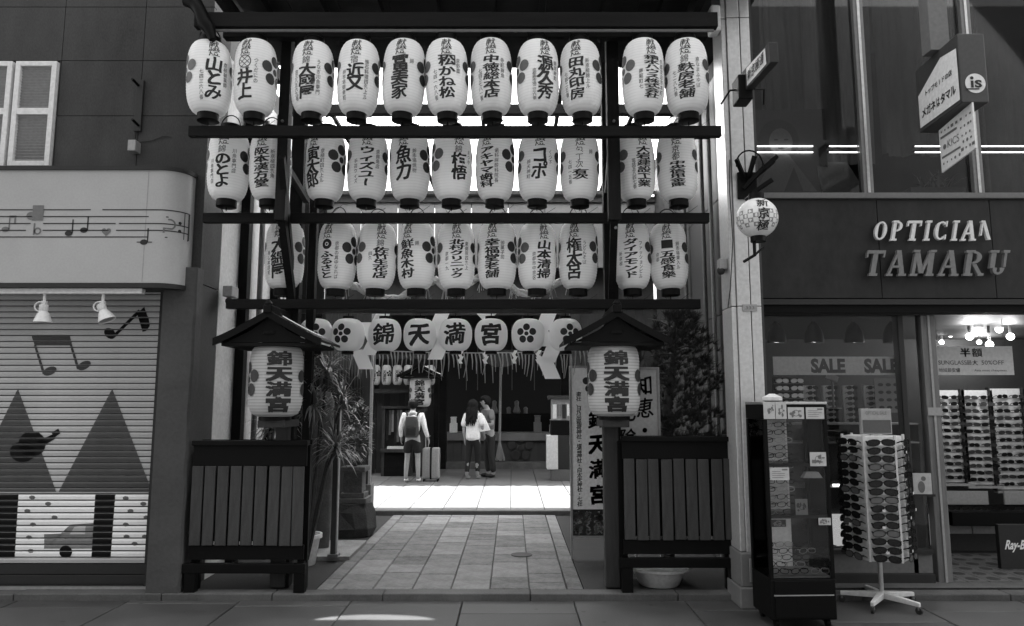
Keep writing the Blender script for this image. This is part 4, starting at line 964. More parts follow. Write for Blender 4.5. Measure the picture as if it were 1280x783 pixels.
X_ = (ins[1]-ins[0]).normalized(); Yv = (ins[3]-ins[0]); Yv = Yv-X_*Yv.dot(X_); hh = Yv.length; Yv.normalize(); ic = sum(ins, Vector())/4
m = MB(); fnp = plane(ic+nn*.006, X_, Yv, nn, 0); wl = (ins[1]-ins[0]).length*.85
for i, ch in enumerate('新京極通'): cjk(m, ch, -wl/2+wl*(i+.5)/4, 0, wl/4.2, hh*.62, fnp, .02)
m.build('plate_lettering', M_ink, t, local=True, fix=False)
MB().box(-.09,.02,-.0,.17,-.1,.1).build('bracket_box', M_blk, t, local=True, bev=.01)
MB().tube([(-.0,.05,.0),(-.12,.12,.02),(-.2,.1,-.1)], .008, 6).tube([(.05,.05,0),(.14,.1,.02),(.14,.12,-.1)], .008, 6).build('cable', M_blk, t, local=True)
# iron ornament and ball lantern
q = P(934, 230, PY0-.02); t = thing('iron_bracket', 'black iron bracket with branching arms above the ball lantern', 'bracket', (q.x, PY0, q.z))
MB().box(-.08,.08,-.03,-.001,-.13,.10).build('back_plate', M_blk, t, local=True, bev=.006)
for p_, q_ in (((-.03,.03),(-.12,.17)),((0,.03),(.03,.2)),((.0,.0),(.19,.16)),((.03,-.09),(.17,.0)),((.05,.05),(.22,.2)),((-.04,-.05),(.1,.1))): MB().bar((p_[0],-.05,p_[1]), (q_[0],-.14,q_[1]), .028, .03).build('arm', M_blk, t, local=True)
MB().tube([(.0+.11*math.cos(a),-.10,.14+.12*math.sin(a)) for a in [PI*1.05-PI*1.1*k/12 for k in range(13)]], .007, 6).build('hoop', M_blk, t, local=True)
c = P(946.5, 273, 5.25); rb = 25.5/900*5.3
t = thing('ball_lantern', 'round white ball lantern with checked band and three brushed characters on the pillar', 'lantern', (c.x, 5.25, c.z-rb-.03), .0)
zc_ = rb+.03; m = MB().ball((0,0,zc_), rb, 36, 24); m.build('shade', flat('ball_lantern_plastic', .62, .35), t, local=True, smooth=60)
def sph(x, y, e=.002):
    th = y/rb; ph = x/rb/max(.3, math.cos(th)); R2 = rb+e
    return Vector((R2*math.cos(th)*math.sin(ph), -R2*math.cos(th)*math.cos(ph), R2*math.sin(th)+zc_))
m = MB()
for k in range(24):
    for j in range(4):
        if (k+j) % 2: continue
        a0 = 2*PI*k/24; a1 = 2*PI*(k+1)/24; t0 = -.62+.22*j; t1 = t0+.22; R2 = rb+.0012
        m.add([(R2*math.cos(tt_)*math.sin(aa), -R2*math.cos(tt_)*math.cos(aa), R2*math.sin(tt_)+zc_) for aa, tt_ in ((a0,t0),(a1,t0),(a1,t1),(a0,t1))], [(0,1,2,3)])
m.build('checked_band', flat('check_grey', .22, .5), t, local=True, fix=False)
m = MB()
for i, ch in enumerate('新京極'): cjk(m, ch, .0, .092-.09*i, .088, .085, sph, .03, 4)
m.build('main_lettering', M_ink, t, local=True, fix=False)
MB().lathe((0,0,.0), [(.055,0),(.055,.045)], 18).lathe((0,0,zc_+rb-.012), [(.055,0),(.055,.05)], 18).build('collar', M_blk, t, local=True, smooth=30)
MB().tube([(.0,0,zc_+rb+.03),(.0,.1,zc_+rb+.06),(0,.23,zc_+rb+.06)], .012, 6).tube([(-.03,0,.0),(-.03,.0,-.1),(-.03,.24,-.1)], .013, 6).tube([(-.03,.0,-.1),(.07,.1,-.02)], .009, 6).build('mount', M_blk, t, local=True)

# ================================================================== OPTICIAN BUILDING
ob = thing('optician_building', 'dark granite-fronted optician shop with large upper windows', 'building', (4.5, 6.3, 0))
YW = 6.3; OX0, OX1 = 2.14, 8.6
zG0, zG1 = P(1000, 373, YW).z, P(1000, 250, YW).z
zS0, zS1 = P(1000, 249, YW).z, P(1000, 242, YW).z
vx = [OX0, P(1099, 310, YW).x, P(1241, 310, YW).x, P(1241, 310, YW).x+1.0, OX1]
for i in range(4): MB().box(vx[i]+.003, vx[i+1]-.003, YW, YW+.05, zG0, zG1).build('granite_panel', M_granite, ob, bev=.003)
MB().box(OX0, OX1, YW+.052, YW+.3, zG0-.1, zS0).build('wall', M_dgrey, ob)
MB().box(OX0, OX1, YW+.05, 11, zG0-.14, zG0-.1).build('floor_slab', M_dgrey, ob)
MB().box(OX0, OX1, YW-.03, YW+.06, zS0, zS1).build('window_sill', M_grey, ob, bev=.005)
zT = 6.2
wx = [OX0, P(1078, 120, YW).x, P(1222, 220, YW).x, P(1222,220,YW).x+1.05, OX1]
M_fr = flat('window_frame_grey', .15, .45, .5)
gr_ = MB().box(OX0, OX0+.03, YW-.01, YW+.06, zS1, zT).build('window_frame', M_lgrey, ob)
for i, x in enumerate(wx[1:-1]):
    MB().box(x-.045, x+.045, YW-.015, YW+.07, zS1+.002, zT).build('mullion', M_fr, ob, bev=.004)
    MB().box(x-.012, x+.012, YW-.022, YW-.0155, zS1+.003, zT).build('mullion_ridge', M_steel_s, ob)
for i in range(4): MB().box(wx[i]+.046, wx[i+1]-.046, YW+.03, YW+.038, zS1+.001, zT).build('window_pane', M_dglass, ob)
MB().box(OX0, OX1, YW, YW+.3, zT+.001, 9).build('upper_wall', M_granite, ob)
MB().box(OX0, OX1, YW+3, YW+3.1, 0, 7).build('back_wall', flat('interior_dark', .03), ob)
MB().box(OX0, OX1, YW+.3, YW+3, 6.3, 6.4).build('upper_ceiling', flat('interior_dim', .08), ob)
MB().box(OX1, OX1+.1, YW-.01, YW+3.1, 0, 9).box(OX0+.001, OX0+.02, YW+.31, YW+2.98, .1, 6.29).build('side_wall', M_dgrey, ob)
# curtains behind the upper windows
def curtain(px0, px1, y, seed, lab, v=.10, pyb=242):
    m = MB(); a, b = P(px0, 120, y).x, P(px1, 120, y).x; n = int((b-a)/.02); r = random.Random(seed); vs = []; ph = [r.uniform(0,6) for _ in range(4)]
    for i in range(n+1):
        x = a+(b-a)*i/n; d = .04*math.sin(x*19+ph[0])+.025*math.sin(x*41+ph[1])+.015*math.sin(x*73+ph[2])
        vs += [(x, y+d, P(0,pyb,y).z), (x+.05*math.sin(x*7+ph[3]), y+d*.5, 6.15)]
    m.add(vs, [(2*i, 2*i+2, 2*i+3, 2*i+1) for i in range(n)]); o_ = m.build('window_curtain', gm('curtain_%d' % seed, v, .9, .3, 3, .1, streak=5), fix=False, smooth=80); tag(o_, lab, 'curtain')
curtain(948, 1012, 6.95, 3, 'dim curtain behind the first upper shop window, next to the pillar', .12)
curtain(1000, 1090, 6.85, 4, 'folded dark curtain drawn together at the first window mullion', .16, 205)
curtain(1096, 1200, 6.9, 5, 'dark curtain behind the middle upper shop window', .11, 195)
curtain(1225, 1330, 6.95, 6, 'dark curtain behind the last upper shop window', .06)
# paired glowing rods behind the glass, added to imitate reflected lines
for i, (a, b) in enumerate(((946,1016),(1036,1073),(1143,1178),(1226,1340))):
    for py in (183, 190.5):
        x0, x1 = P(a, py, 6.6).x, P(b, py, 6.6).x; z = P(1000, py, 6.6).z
        t = MB().tube([(x0, 6.6, z), (x1, 6.6, z)], .0055, 6).build('reflection_rod', M_tube); tag(t, f'{"upper" if py < 185 else "lower"} glowing rod imitating a reflection, of the {ORD[i]} pair behind the upper windows', 'light tube', 'glowing rods imitating reflections behind the upper windows')
        MB().box(x0-.02, x0, 6.59, 6.61, z-.01, z+.01).build('reflection_rod_cap', M_dgrey, t)
# portrait poster leaning inside the window and cardboard
def wposter(px0, px1, py0, py1, y, lab):
    a, b = P(px0, py1, y), P(px1, py0, y); t = thing('window_poster', lab, 'poster', ((a.x+b.x)/2, y, a.z), -.03); W = b.x-a.x; H = b.z-a.z
    MB().box(-W/2, W/2, 0, .02, 0, H).build('panel', flat('poster_dark', .05, .5), t, local=True); return t, W, H
t, W, H = wposter(930, 1030, 137, 241, 6.62, 'large faded portrait poster of a long-haired person leaning inside the upper window')
fn = plane((0,0,0),(1,0,0),(0,0,1),(0,-1,0)); fe = lambda e: plane((0,0,0),(1,0,0),(0,0,1),(0,-1,0), e)
m = MB(); disc(m, -.05, H*.62, W*.24, fe(.002), 22, H*.26); m.build('printed_hair', flat('print_hair', .03), t, local=True, fix=False)
m = MB(); disc(m, -.03, H*.60, W*.14, fe(.004), 20, H*.17); m.add([fe(.004)(x, y) for x, y in ((-.1,H*.45),(.04,H*.45),(W*.36,.01),(-W*.36,.01))], [(0,1,2,3)]); m.build('printed_figure', flat('print_skin', .13), t, local=True, fix=False)
m = MB(); disc(m, -.075, H*.63, .022, fe(.006), 10, .008); disc(m, .02, H*.63, .022, fe(.006), 10, .008); disc(m, -.03, H*.53, .03, fe(.006), 10, .009); m.add([fe(.006)(x, y) for x, y in ((-.02,.01),(.16,.01),(.08,H*.3))], [(0,1,2)]); m.build('printed_features', flat('print_dark', .03), t, local=True, fix=False)
a = P(1029, 241, 6.55); b = P(1073, 202, 6.6)
t = MB().hexa([(a.x,6.55,a.z),(b.x+.03,6.55,a.z),(b.x-.1,6.62,b.z),(a.x-.02,6.62,b.z)], [(a.x,6.57,a.z),(b.x+.03,6.57,a.z),(b.x-.1,6.64,b.z),(a.x-.02,6.64,b.z)]).build('cardboard_panel', flat('card_grey', .2)); tag(t, 'leaning pale cardboard sheet at the foot of the first upper window', 'cardboard')
a = P(1135, 243, 6.6); b = P(1203, 236, 6.6); t = MB().box(a.x, b.x, 6.55, 6.8, a.z, b.z).build('planter_box', M_grey, bev=.006); tag(t, 'low pale planter box on the sill of the middle window', 'planter')
pl2 = thing('window_plant', 'small dark plant in the low planter behind the middle window', 'plant', (P(1170,236,6.68).x, 6.68, b.z)); m = MB()
for k in range(26): leafblade(m, (rnd.uniform(-.15,.15),0,0), (rnd.uniform(-1,1), rnd.uniform(-.3,.3), 1), rnd.uniform(.12,.26), .03, .8, 3)
tag(m.build('leaves', M_leaf, pl2, local=True, fix=False), kind='stuff')

# ---- raised slab letters
def stroke_letters(name, lab, word, px0, px1, py0, py1, y, mat, wts, dep, shear=.22):
    a, b = P(px0, py1, y), P(px1, py0, y); t = thing(name, lab, 'sign', ((a.x+b.x)/2, y, a.z)); W = b.x-a.x; H = b.z-a.z; n = len(word); adv = W/sum(wts)
    x = -W/2
    S_ = { # strokes as (x0,y0,x1,y1,weight); unit box
     'I': [(.5,.0,.5,1,.30),(.2,.05,.8,.05,.1),(.2,.95,.8,.95,.1)],
     'T': [(.5,0,.5,1,.26),(.28,.05,.72,.05,.1),(.02,.93,.98,.93,.13),(.06,.72,.06,.93,.09),(.94,.72,.94,.93,.09)],
     'A': [(.16,.05,.52,1,.12),(.5,1,.82,.05,.24),(.28,.36,.7,.36,.09),(.02,.04,.34,.04,.09),(.62,.04,1.0,.04,.09)],
     'M': [(.17,.05,.2,1,.13),(.2,1,.5,.1,.2),(.5,.1,.8,1,.12),(.82,.05,.8,1,.22),(.03,.04,.33,.04,.09),(.66,.04,.98,.04,.09),(.05,.96,.3,.96,.09),(.72,.96,.97,.96,.09)],
     'P': [(.28,.0,.28,1,.24),(.08,.05,.52,.05,.1),(.08,.95,.5,.95,.1)],
     'R': [(.28,.0,.28,1,.24),(.08,.05,.5,.05,.1),(.08,.95,.5,.95,.1),(.52,.46,.85,.05,.2),(.74,.05,1.0,.05,.1)],
     'U': [(.24,.3,.24,1,.24),(.82,.35,.82,1,.12),(.05,.95,.46,.95,.1),(.66,.95,.98,.95,.1)],
     'N': [(.2,.25,.2,1,.1),(.22,1,.82,.05,.24),(.05,.95,.3,.95,.08)], 'O': [], 'C': [(.84,.7,.84,.98,.09),(.84,.06,.84,.3,.09)]}
    arcs = {'O': [(.5,.5,.42,.46,0,360)], 'C': [(.5,.5,.42,.46,48,312)], 'P': [(.42,.71,.40,.25,-90,90)], 'R': [(.42,.71,.40,.25,-90,90)], 'U': [(.53,.32,.29,.27,180,360)]}
    for i, ch in enumerate(word):
        w_ = adv*wts[i]; lw = w_*.86; m = MB()
        def F_(u, v, sh=shear, x=x, lw=lw): return (x+u*lw+(v-.5)*H*sh, v*H)
        k = 0
        def ribbon(p0, p1, wd):
            nonlocal k
            u0, v0 = F_(*p0); u1, v1 = F_(*p1); d = Vector((u1-u0, v1-v0)); L_ = d.length; d /= L_
            nrm = Vector((-d.y, d.x)); horiz = abs(p0[1]-p1[1]) < .02; h_ = wd*(H if horiz else lw)/2
            if horiz: q = [(u0, v0-h_), (u1, v1-h_), (u1+h_*2*shear, v1+h_), (u0+h_*2*shear, v0+h_)]
            else: q = [(u0-h_, v0), (u0+h_, v0), (u1+h_, v1), (u1-h_, v1)]
            m.prism(q, (0, -dep-.0015*k, 0), (1,0,0), (0,0,1), (0,1,0), dep-.002); k += 1
        for (a0, b0, a1, b1, wd) in S_[ch]: ribbon((a0, b0), (a1, b1), wd)
        for cx, cy, rx, ry, d0, d1 in arcs.get(ch, []):
            N_ = 20; ou = []; inn = []
            for q_ in range(N_+1):
                an = R_(d0+(d1-d0)*q_/N_); c_, s_ = math.cos(an), math.sin(an); th = .07+.15*abs(c_)
                ou.append(F_(cx+rx*c_, cy+ry*s_)); inn.append(F_(cx+(rx-th)*c_, cy+(ry-.085)*s_))
            vs = []; fs = []
            for q_ in range(N_+1):
                for dd in (-dep-.0015*k, -.002):
                    vs += [(ou[q_][0], dd, ou[q_][1]), (inn[q_][0], dd, inn[q_][1])]
            for q_ in range(N_): A = 4*q_; fs += [(A, A+4, A+5, A+1), (A+2, A+3, A+7, A+6), (A, A+2, A+6, A+4), (A+1, A+5, A+7, A+3)]
            if d1-d0 < 360: fs += [(0,1,3,2), (4*N_, 4*N_+2, 4*N_+3, 4*N_+1)]
            m.add(vs, fs); k += 1
        m.build('letter', mat, t, local=True, fix=True); x += w_
    return t
stroke_letters('raised_word_sign', 'white raised slab letters reading OPTICIAN on the dark granite', 'OPTICIAN', 1091, 1240, 277, 302, YW-.03, M_white, [1.05,1,1.05,.68,1.05,.68,1.1,1.0], .03)
stroke_letters('raised_name_sign', 'larger dull grey raised letters spelling the shop name below OPTICIAN', 'TAMARU', 1080, 1260, 314, 346, YW-.03, flat('letter_grey', .16, .4), [.92,.98,1.2,1.0,1.05,1.0], .035)

# ---- projecting sign box
sg = thing('projecting_sign', 'projecting lightbox sign with slanted white face and round is emblem', 'sign', P(1190, 150, 5.9)); T0 = sg.location
A0, A1, A2, A3 = P(1163,160,5.55), P(1203,128,5.1), P(1201,42,5.1), P(1157,80,5.55)
B = [P(1238,126,5.15)-T0, P(1229,44,5.15)-T0]
fl = [A0-T0, A1-T0, A2-T0, A3-T0]; dx = Vector((.2, .03, 0))
zb_, zt_ = (A1-T0).z, (A2-T0).z
ax = Vector((A1.x-A0.x, A1.y-A0.y, 0))
far0 = Vector((A1.x-T0.x, A1.y-T0.y, zb_))-ax*1.0
front = Vector((A1.x-T0.x, A1.y-T0.y, 0)); back = front-Vector((A1.x-A0.x, A1.y-A0.y, 0)).normalized()*.62
DX = Vector((.20, .0, 0))
base4 = [back, front, front+DX, back+DX]
MB().hexa([p_+Vector((0,0,zb_)) for p_ in base4], [p_+Vector((0,0,zt_)) for p_ in base4]).build('box', flat('sign_box_dark', .05, .4), sg, local=True, bev=.006)
nL = Vector((-(front-back).y, (front-back).x, 0)).normalized()
if nL.x > 0: nL = -nL
U_ = (front-back); LU = U_.length; U_ = U_.normalized(); HB = zt_-zb_; M0 = back+Vector((0,0,zb_))
fs_ = lambda e: (lambda x, y: M0+U_*x+Vector((0,0,y))+nL*e)
f1 = fs_(.004)
MB().add([f1(.03*1,.03), f1(LU-.02,.03), f1(LU-.02,HB*.80), f1(LU*.62,HB*.86), f1(.03,HB*.56)], [(0,1,2,3,4)]).build('lit_face', flat('sign_face', .72, .4), sg, local=True, fix=False)
m = MB(); f2 = fs_(.007)
for i, ch in enumerate('メガネはタマル'): cjk(m, ch, .07+(LU-.13)*(i+.5)/7, HB*.25, (LU-.12)/7.2*(.75 if ch == 'は' else 1.05), .085, f2, .03, 0, False)
m.build('face_lettering', M_ink, sg, local=True, fix=False); m = MB()
for i, ch in enumerate('トップモードの店'): cjk(m, ch, .13+(LU-.22)*(i+.5)/8, HB*.52, .05, .05, f2, .015, 0, False)
m.build('small_letter', M_ink, sg, local=True, fix=False)
fF = lambda e: (lambda x, y: front+Vector((x, -e, zb_+y)))
m = MB(); disc(m, .105, HB*.27, .076, fF(.004), 28); m.build('round_emblem', M_white, sg, local=True, fix=False)
m = MB(); ff = fF(.007); rect(m, .07, .09, HB*.27-.035, HB*.27+.02, ff); disc(m, .08, HB*.27+.04, .013, ff); latin(m, 'S', .125, HB*.27-.005, .055, .06, ff, .045); rect(m, .035, .13, HB*.27-.05, HB*.27-.04, ff); m.build('emblem_lettering', M_ink, sg, local=True, fix=False)
MB().box(front.x-.05, front.x+.10, front.y+.25, front.y+.37, zt_+.001, zt_+2.2).build('support_post', M_grey, sg, local=True)
# brand plate hanging under
pt = thing('brand_plate', 'white plate of small printed emblems hanging under the projecting sign', 'sign', T0+front+Vector((0,0,zb_-.35)))
ph = .38; U3 = U_*1
def fp(e): return lambda x, y: Vector((.07,0,0))+U3*(x-.46)+Vector((0,0,y))+nL*e
MB().hexa([fp(0)(0,-.04), fp(0)(.46,.0), fp(0)(.46,ph-.03), fp(0)(0,ph-.07)], [fp(-.012)(0,-.04), fp(-.012)(.46,.0), fp(-.012)(.46,ph-.03), fp(-.012)(0,ph-.07)]).build('panel', flat('plate_white', .65, .5), pt, local=True)
m = MB(); f4 = fp(.002)
latin(m, 'KICS', .19, .155, .16, .06, f4, .0); disc(m, .07, .15, .022, f4)
rect(m, .02, .25, .225, .245, f4); rect(m, .02, .28, .065, .082, f4)
r = random.Random(8)
for yy in (.27, .29):
    pass
for row, (y0, xs_) in enumerate(((.28,[.04,.09,.14,.19,.25,.31,.38,.43]),(.215,[.30,.35,.40,.43]),(.15,[.31,.36,.41]),(.10,[.32,.37,.42]),(.045,[.3,.35,.4,.44]),(.02,[.04,.09,.15,.2,.26]))):
    for x_ in xs_:
        s_ = r.uniform(.01,.018)
        if r.random() < .5: rect(m, x_-s_, x_+s_, y0-s_*.7, y0+s_*.7, f4)
        else: disc(m, x_, y0, s_*.8, f4, 10)
m.build('brand_mark', M_ink2, pt, local=True, fix=False)

# ================================================================== SHOP GROUND FLOOR
FZ = .06
sfl = struct('shop_floor'); MB().box(OX0, OX1, 6.24, 9.3, -.2, FZ-.004).build('floor_bed', M_conc, sfl)
MB().box(OX0, OX1, 6.236, 6.42, FZ-.0035, FZ+.004).build('threshold', M_kerb, sfl, bev=.003)
M_mt = flat('mosaic_pale', .09, .6); M_md = flat('mosaic_dark', .03, .6)
def tiles(x0, x1, y0, y1, z, n, k):
    w_ = (x1-x0)/n; d_ = (y1-y0)/k; me1 = MB().box(-w_/2+.004, w_/2-.004, -d_/2+.004, d_/2-.004, 0, .008).data('floor_tile', M_mt)
    me2 = MB().prism([(w_*.3*math.cos(PI/4*i), d_*.3*math.sin(PI/4*i)) for i in range(8)], (0,0,.0085),(1,0,0),(0,1,0),(0,0,1),.0015).data('tile_inlay', M_md)
    for i in range(n):
        for j in range(k):
            o_ = inst('floor_tile', me1, sfl, (x0+w_*(i+.5), y0+d_*(j+.5), z)); inst('tile_inlay', me2, o_)
tiles(3.55, 5.05, 6.43, 7.6, FZ-.003, 8, 6)
zc1 = P(1000, 391, 6.45).z
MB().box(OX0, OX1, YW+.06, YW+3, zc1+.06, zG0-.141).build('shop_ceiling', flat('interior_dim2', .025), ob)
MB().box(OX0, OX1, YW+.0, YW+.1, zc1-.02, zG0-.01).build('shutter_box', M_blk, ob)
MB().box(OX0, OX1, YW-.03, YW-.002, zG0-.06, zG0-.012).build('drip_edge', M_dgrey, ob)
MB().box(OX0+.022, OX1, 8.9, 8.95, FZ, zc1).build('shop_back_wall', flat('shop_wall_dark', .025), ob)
# shop front posts and display window
for px, w_ in ((1132, .05), (1167, .125)):
    x = P(px, 550, 6.45).x; pp = thing('shopfront_post', {1132: 'thin dark metal shopfront post by the display window', 1167: 'wide worn metal shopfront post beside the open entrance'}[px], 'post', (x, 6.45, FZ))
    MB().box(-w_/2, w_/2, -.04, .06, 0, zc1-FZ).build('shaft', M_dgrey if px == 1132 else gm('worn_metal', .14, .45, .4, 6, .1, streak=10), pp, local=True, bev=.006)
    if px == 1167: MB().box(-.01, .01, -.052, -.0405, .0, zc1-FZ).build('ridge', M_lgrey, pp, local=True); MB().box(-w_/2+.0, w_/2, -.056, -.0525, 1.42, 1.49).build('notice', M_lgrey, pp, local=True)
xg1 = P(1152, 550, 6.45).x
dw = thing('display_window', 'large glass display window of the optician with white sale banner behind', 'window', ((OX0+xg1)/2, 6.42, FZ)); cx_ = (OX0+xg1)/2
MB().box(OX0+.03-cx_, xg1-cx_, -.004, .004, .28, zc1-FZ).build('pane', M_glass, dw, local=True)
MB().box(OX0-cx_, xg1-cx_, -.04, .05, 0, .08).box(OX0-cx_, xg1-cx_, -.035, .045, .24, .278).build('lower_frame', M_dgrey, dw, local=True, bev=.004)
MB().box(OX0-cx_, xg1-cx_, -.01, .02, .081, .239).build('kick_panel', M_grey, dw, local=True)
MB().box(OX0-cx_, OX0-cx_+.03, -.03, .04, .28, zc1-FZ).build('side_frame', M_dgrey, dw, local=True)
def flatsign(px0, px1, py0, py1, y, name, lab, cat, matp):
    a, b = P(px0, py1, y), P(px1, py0, y); t = thing(name, lab, cat, ((a.x+b.x)/2, y, a.z)); W = b.x-a.x; H = b.z-a.z
    MB().box(-W/2, W/2, 0, .006, 0, H).build('panel', matp, t, local=True); return t, W, H
t, W, H = flatsign(967, 1125, 446, 469, 6.55, 'sale_banner', 'long white banner reading SALE twice inside the display window', 'banner', flat('banner_white', .7, .6))
m = MB(); fb_ = plane((0,0,0),(1,0,0),(0,0,1),(0,-1,0),.001); X_ = lambda px: (px-1046)/158*W
latin(m, 'SALE', X_(1035), H*.5, W*.27, H*.8, fb_, .05); latin(m, 'SALE', X_(1101), H*.5, W*.27, H*.8, fb_, .05); m.build('banner_lettering', flat('banner_ink', .12), t, local=True, fix=False)
t, W, H = flatsign(1164, 1265, 433, 469, 6.7, 'discount_sign', 'white hanging sign with half-price characters and SUNGLASS 50% OFF above the entrance', 'sign', flat('discount_white', .5, .6))
m = MB()
for i, ch in enumerate('半額'): cjk(m, ch, -.02+.11*(i-.5)+.02, H*.78, .1, .085, fb_, .04, 0, False)
latin(m, 'SUNGLASS', -W*.235, H*.43, W*.34, H*.15, fb_, .01)
for i, ch in enumerate('最大'): cjk(m, ch, -W*.035+i*.055, H*.43, .056, .05, fb_, .01, 0, False)
latin(m, '50%OFF', W*.25, H*.43, W*.27, H*.15, fb_, .01)
for i, ch in enumerate('地域最安値'): cjk(m, ch, -W*.38+i*.04, H*.17, .04, .042, fb_, .01, 0, False)
latin(m, 'Asia most cheapness.', W*.22, H*.15, W*.4, H*.1, fb_, .01, .2); m.build('sign_lettering', flat('discount_ink', .1), t, local=True, fix=False)
for s_ in (-1,1): MB().tube([(s_*W*.4,0,H),(s_*W*.4,0,zc1-t.location.z)], .003, 4).build('hanging_wire', M_grey, t, local=True)
# pendant lamps
def pend(px, py, y, e, lab, glow=True, r_=.032, grp='glowing bulbs over the entrance'):
    c = P(px, py, y); t = thing('pendant_bulb', lab, 'lamp', (c.x, y, c.z-.04), 0, grp)
    MB().ball((0,0,.04), r_, 14, 10).build('bulb', M_bulb, t, local=True, smooth=60)
    MB().tube([(0,0,.04+r_*.9),(0,0,.16)], .014, 8).build('socket', M_lgrey, t, local=True); MB().tube([(0,0,.16),(0,0,zc1+.06-t.location.z)], .012, 6).build('stem', M_dgrey, t, local=True)
    if e:
        l_ = bpy.data.lights.new('bulb_light', 'POINT'); l_.energy = e; l_.shadow_soft_size = .03; o_ = bpy.data.objects.new('bulb_light', l_); COL.objects.link(o_); o_.location = (0, -.0, -.02); o_.parent = t
for i, (px, py, y, e) in enumerate(((1212,421,7.3,1.5),(1223,412,7.5,0),(1237,431,7.3,1.5),(1249,412,7.5,0),(1263,421,7.3,1.5),(1177,428,8.4,0),(1188,419,8.5,0),(1224,428,8.5,4),(1036,407,8.2,6),(1042,406,8.3,0),(1047,407,8.2,0),(1053,406,8.3,0))):
    near = y < 8
    pend(px, py, y, e, (f'bright pendant bulb above the entrance sign, {ORD[i]} along the cluster' if i < 5 else f'small far pendant bulb deeper in the shop, {ORD[i-5]} from the entrance post' if i < 8 else f'tiny far bulb above the sale banner, {ORD[i-8]} of four'), r_=.036 if near else .026)
for i, px in enumerate((971, 1018, 1068, 1116)):
    c = P(px, 429, 6.9); t = thing('bell_pendant', f'dark bell-shaped pendant lamp above the sale banner, {ORD[i]} from the pillar', 'lamp', (c.x, 6.9, c.z), 0, 'bell pendants in the display window')
    MB().lathe((0,0,0), [(.085,0),(.088,.02),(.08,.1),(.055,.16),(.02,.2),(.015,.25)], 20, cap=False).build('shade', M_blk, t, local=True, smooth=50)
    MB().tube([(0,0,.24),(0,0,zc1+.06-c.z)], .006, 5).build('cord', M_dgrey, t, local=True); MB().lathe((0,0,.01), [(.0,0),(.055,0),(.055,.012)], 16, cap=False).build('glow_disc', emit('bell_glow', 1.6), t, local=True)

# ---- eyewear
def eyewear(lensmat=M_lens, framemat=M_blk, w_=.07, h_=.042, one=False):
    """pair of spectacles about 14 cm wide, hinge line at the origin, temples running back along +Y"""
    fr = MB(); ln = MB()
    for s_ in (-1, 1):
        n = 12; cx = s_*.036; o_ = []
        for k in range(n):
            a = 2*PI*k/n; c_, q_ = math.cos(a), math.sin(a); o_.append((cx+.030*math.copysign(abs(c_)**.8, c_), .0165*math.copysign(abs(q_)**.8, q_)-(.003*s_*c_)))
        ln.prism(o_, (0,.001,0),(1,0,0),(0,0,1),(0,1,0),.003)
        vs = []; fs = []
        for (x, z) in o_:
            u = Vector((x-cx, z)).normalized()*.0045
            vs += [(x, -.003, z), (x+u.x, -.003, z+u.y), (x+u.x, .004, z+u.y), (x, .004, z)]
        for k in range(n):
            A = 4*k; B_ = 4*((k+1) % n); fs += [(A, B_, B_+1, A+1), (A+1, B_+1, B_+2, A+2), (A+3, A, B_, B_+3)]
        fr.add(vs, fs)
        fr.bar((s_*.066,.002,.008), (s_*.07,.03,.008), .005, .008).bar((s_*.07,.03,.008), (s_*.06,.11,-.004), .004, .006)
    fr.bar((-.008,0,.006), (.008,0,.006), .005, .006)
    if one: fr.add(ln.v, ln.f)
    return fr, ln
frm, lnm = eyewear()
fr_d = frm.data('frame', M_blk); ln_d = lnm.data('lens_pair', M_lens); ln_g = lnm.data('lens_pair', M_lens2); fr_m = frm.data('frame', M_metal); ln_c = lnm.data('lens_pair', flat('clear_lens', .2, .1, .6))
rim_d = eyewear()[0].data('spectacles', M_blk); rim_g = eyewear()[0].data('spectacles', M_metal)
one_d = eyewear(one=True)[0].data('spectacles', M_blk); one_g = eyewear(one=True)[0].data('spectacles', M_metal); one_s = eyewear(one=True)[0].data('spectacles', M_dgrey)
# ---- spinner rack
gp = G(1103, 757, 0); gx, gy = gp.x, gp.y
sr = thing('spinner_rack', 'white six-sided spinner rack on a star base outside the optician', 'display rack', (gx, gy, 0))
MB().tube([(0,0,.09),(0,0,1.42)], .018, 10).build('pole', M_steel_s, sr, local=True, smooth=60)
for k in range(5):
    a = 2*PI*k/5+.25; c_, s_ = math.cos(a), math.sin(a)
    MB().hexa([(.02*-s_*1.3, .02*c_*1.3, .06),(.02*s_*1.3, -.02*c_*1.3, .06),(.30*c_+.013*s_, .30*s_-.013*c_, .055),(.30*c_-.013*s_, .30*s_+.013*c_, .055)], [(.02*-s_*1.3, .02*c_*1.3, .11),(.02*s_*1.3, -.02*c_*1.3, .11),(.30*c_+.013*s_, .30*s_-.013*c_, .085),(.30*c_-.013*s_, .30*s_+.013*c_, .085)]).build('base_arm', M_white, sr, local=True, bev=.004)
    cs_ = MB().tube([(.29*c_-.01*s_, .29*s_+.01*c_, .026),(.29*c_+.01*s_, .29*s_-.01*c_, .026)], .026, 12).build('caster', M_dgrey, sr, local=True, smooth=40)
    MB().box(.29*c_-.012, .29*c_+.012, .29*s_-.012, .29*s_+.012, .03, .056).build('caster_fork', M_grey, sr, local=True)
dz0, dz1 = P(1103, 702, gy-.2).z, P(1103, 546, gy-.2).z; RH = .235; NF = 6; off = -PI/2-R_(13)
ap_ = RH*math.cos(PI/NF); fw = RH
hexp = [(RH*math.cos(off+PI/NF+2*PI*k/NF)*.93, RH*math.sin(off+PI/NF+2*PI*k/NF)*.93) for k in range(NF)]
MB().prism(hexp, (0,0,dz0),(1,0,0),(0,1,0),(0,0,1), dz1-dz0).build('drum', flat('rack_white', .7, .5), sr, local=True)
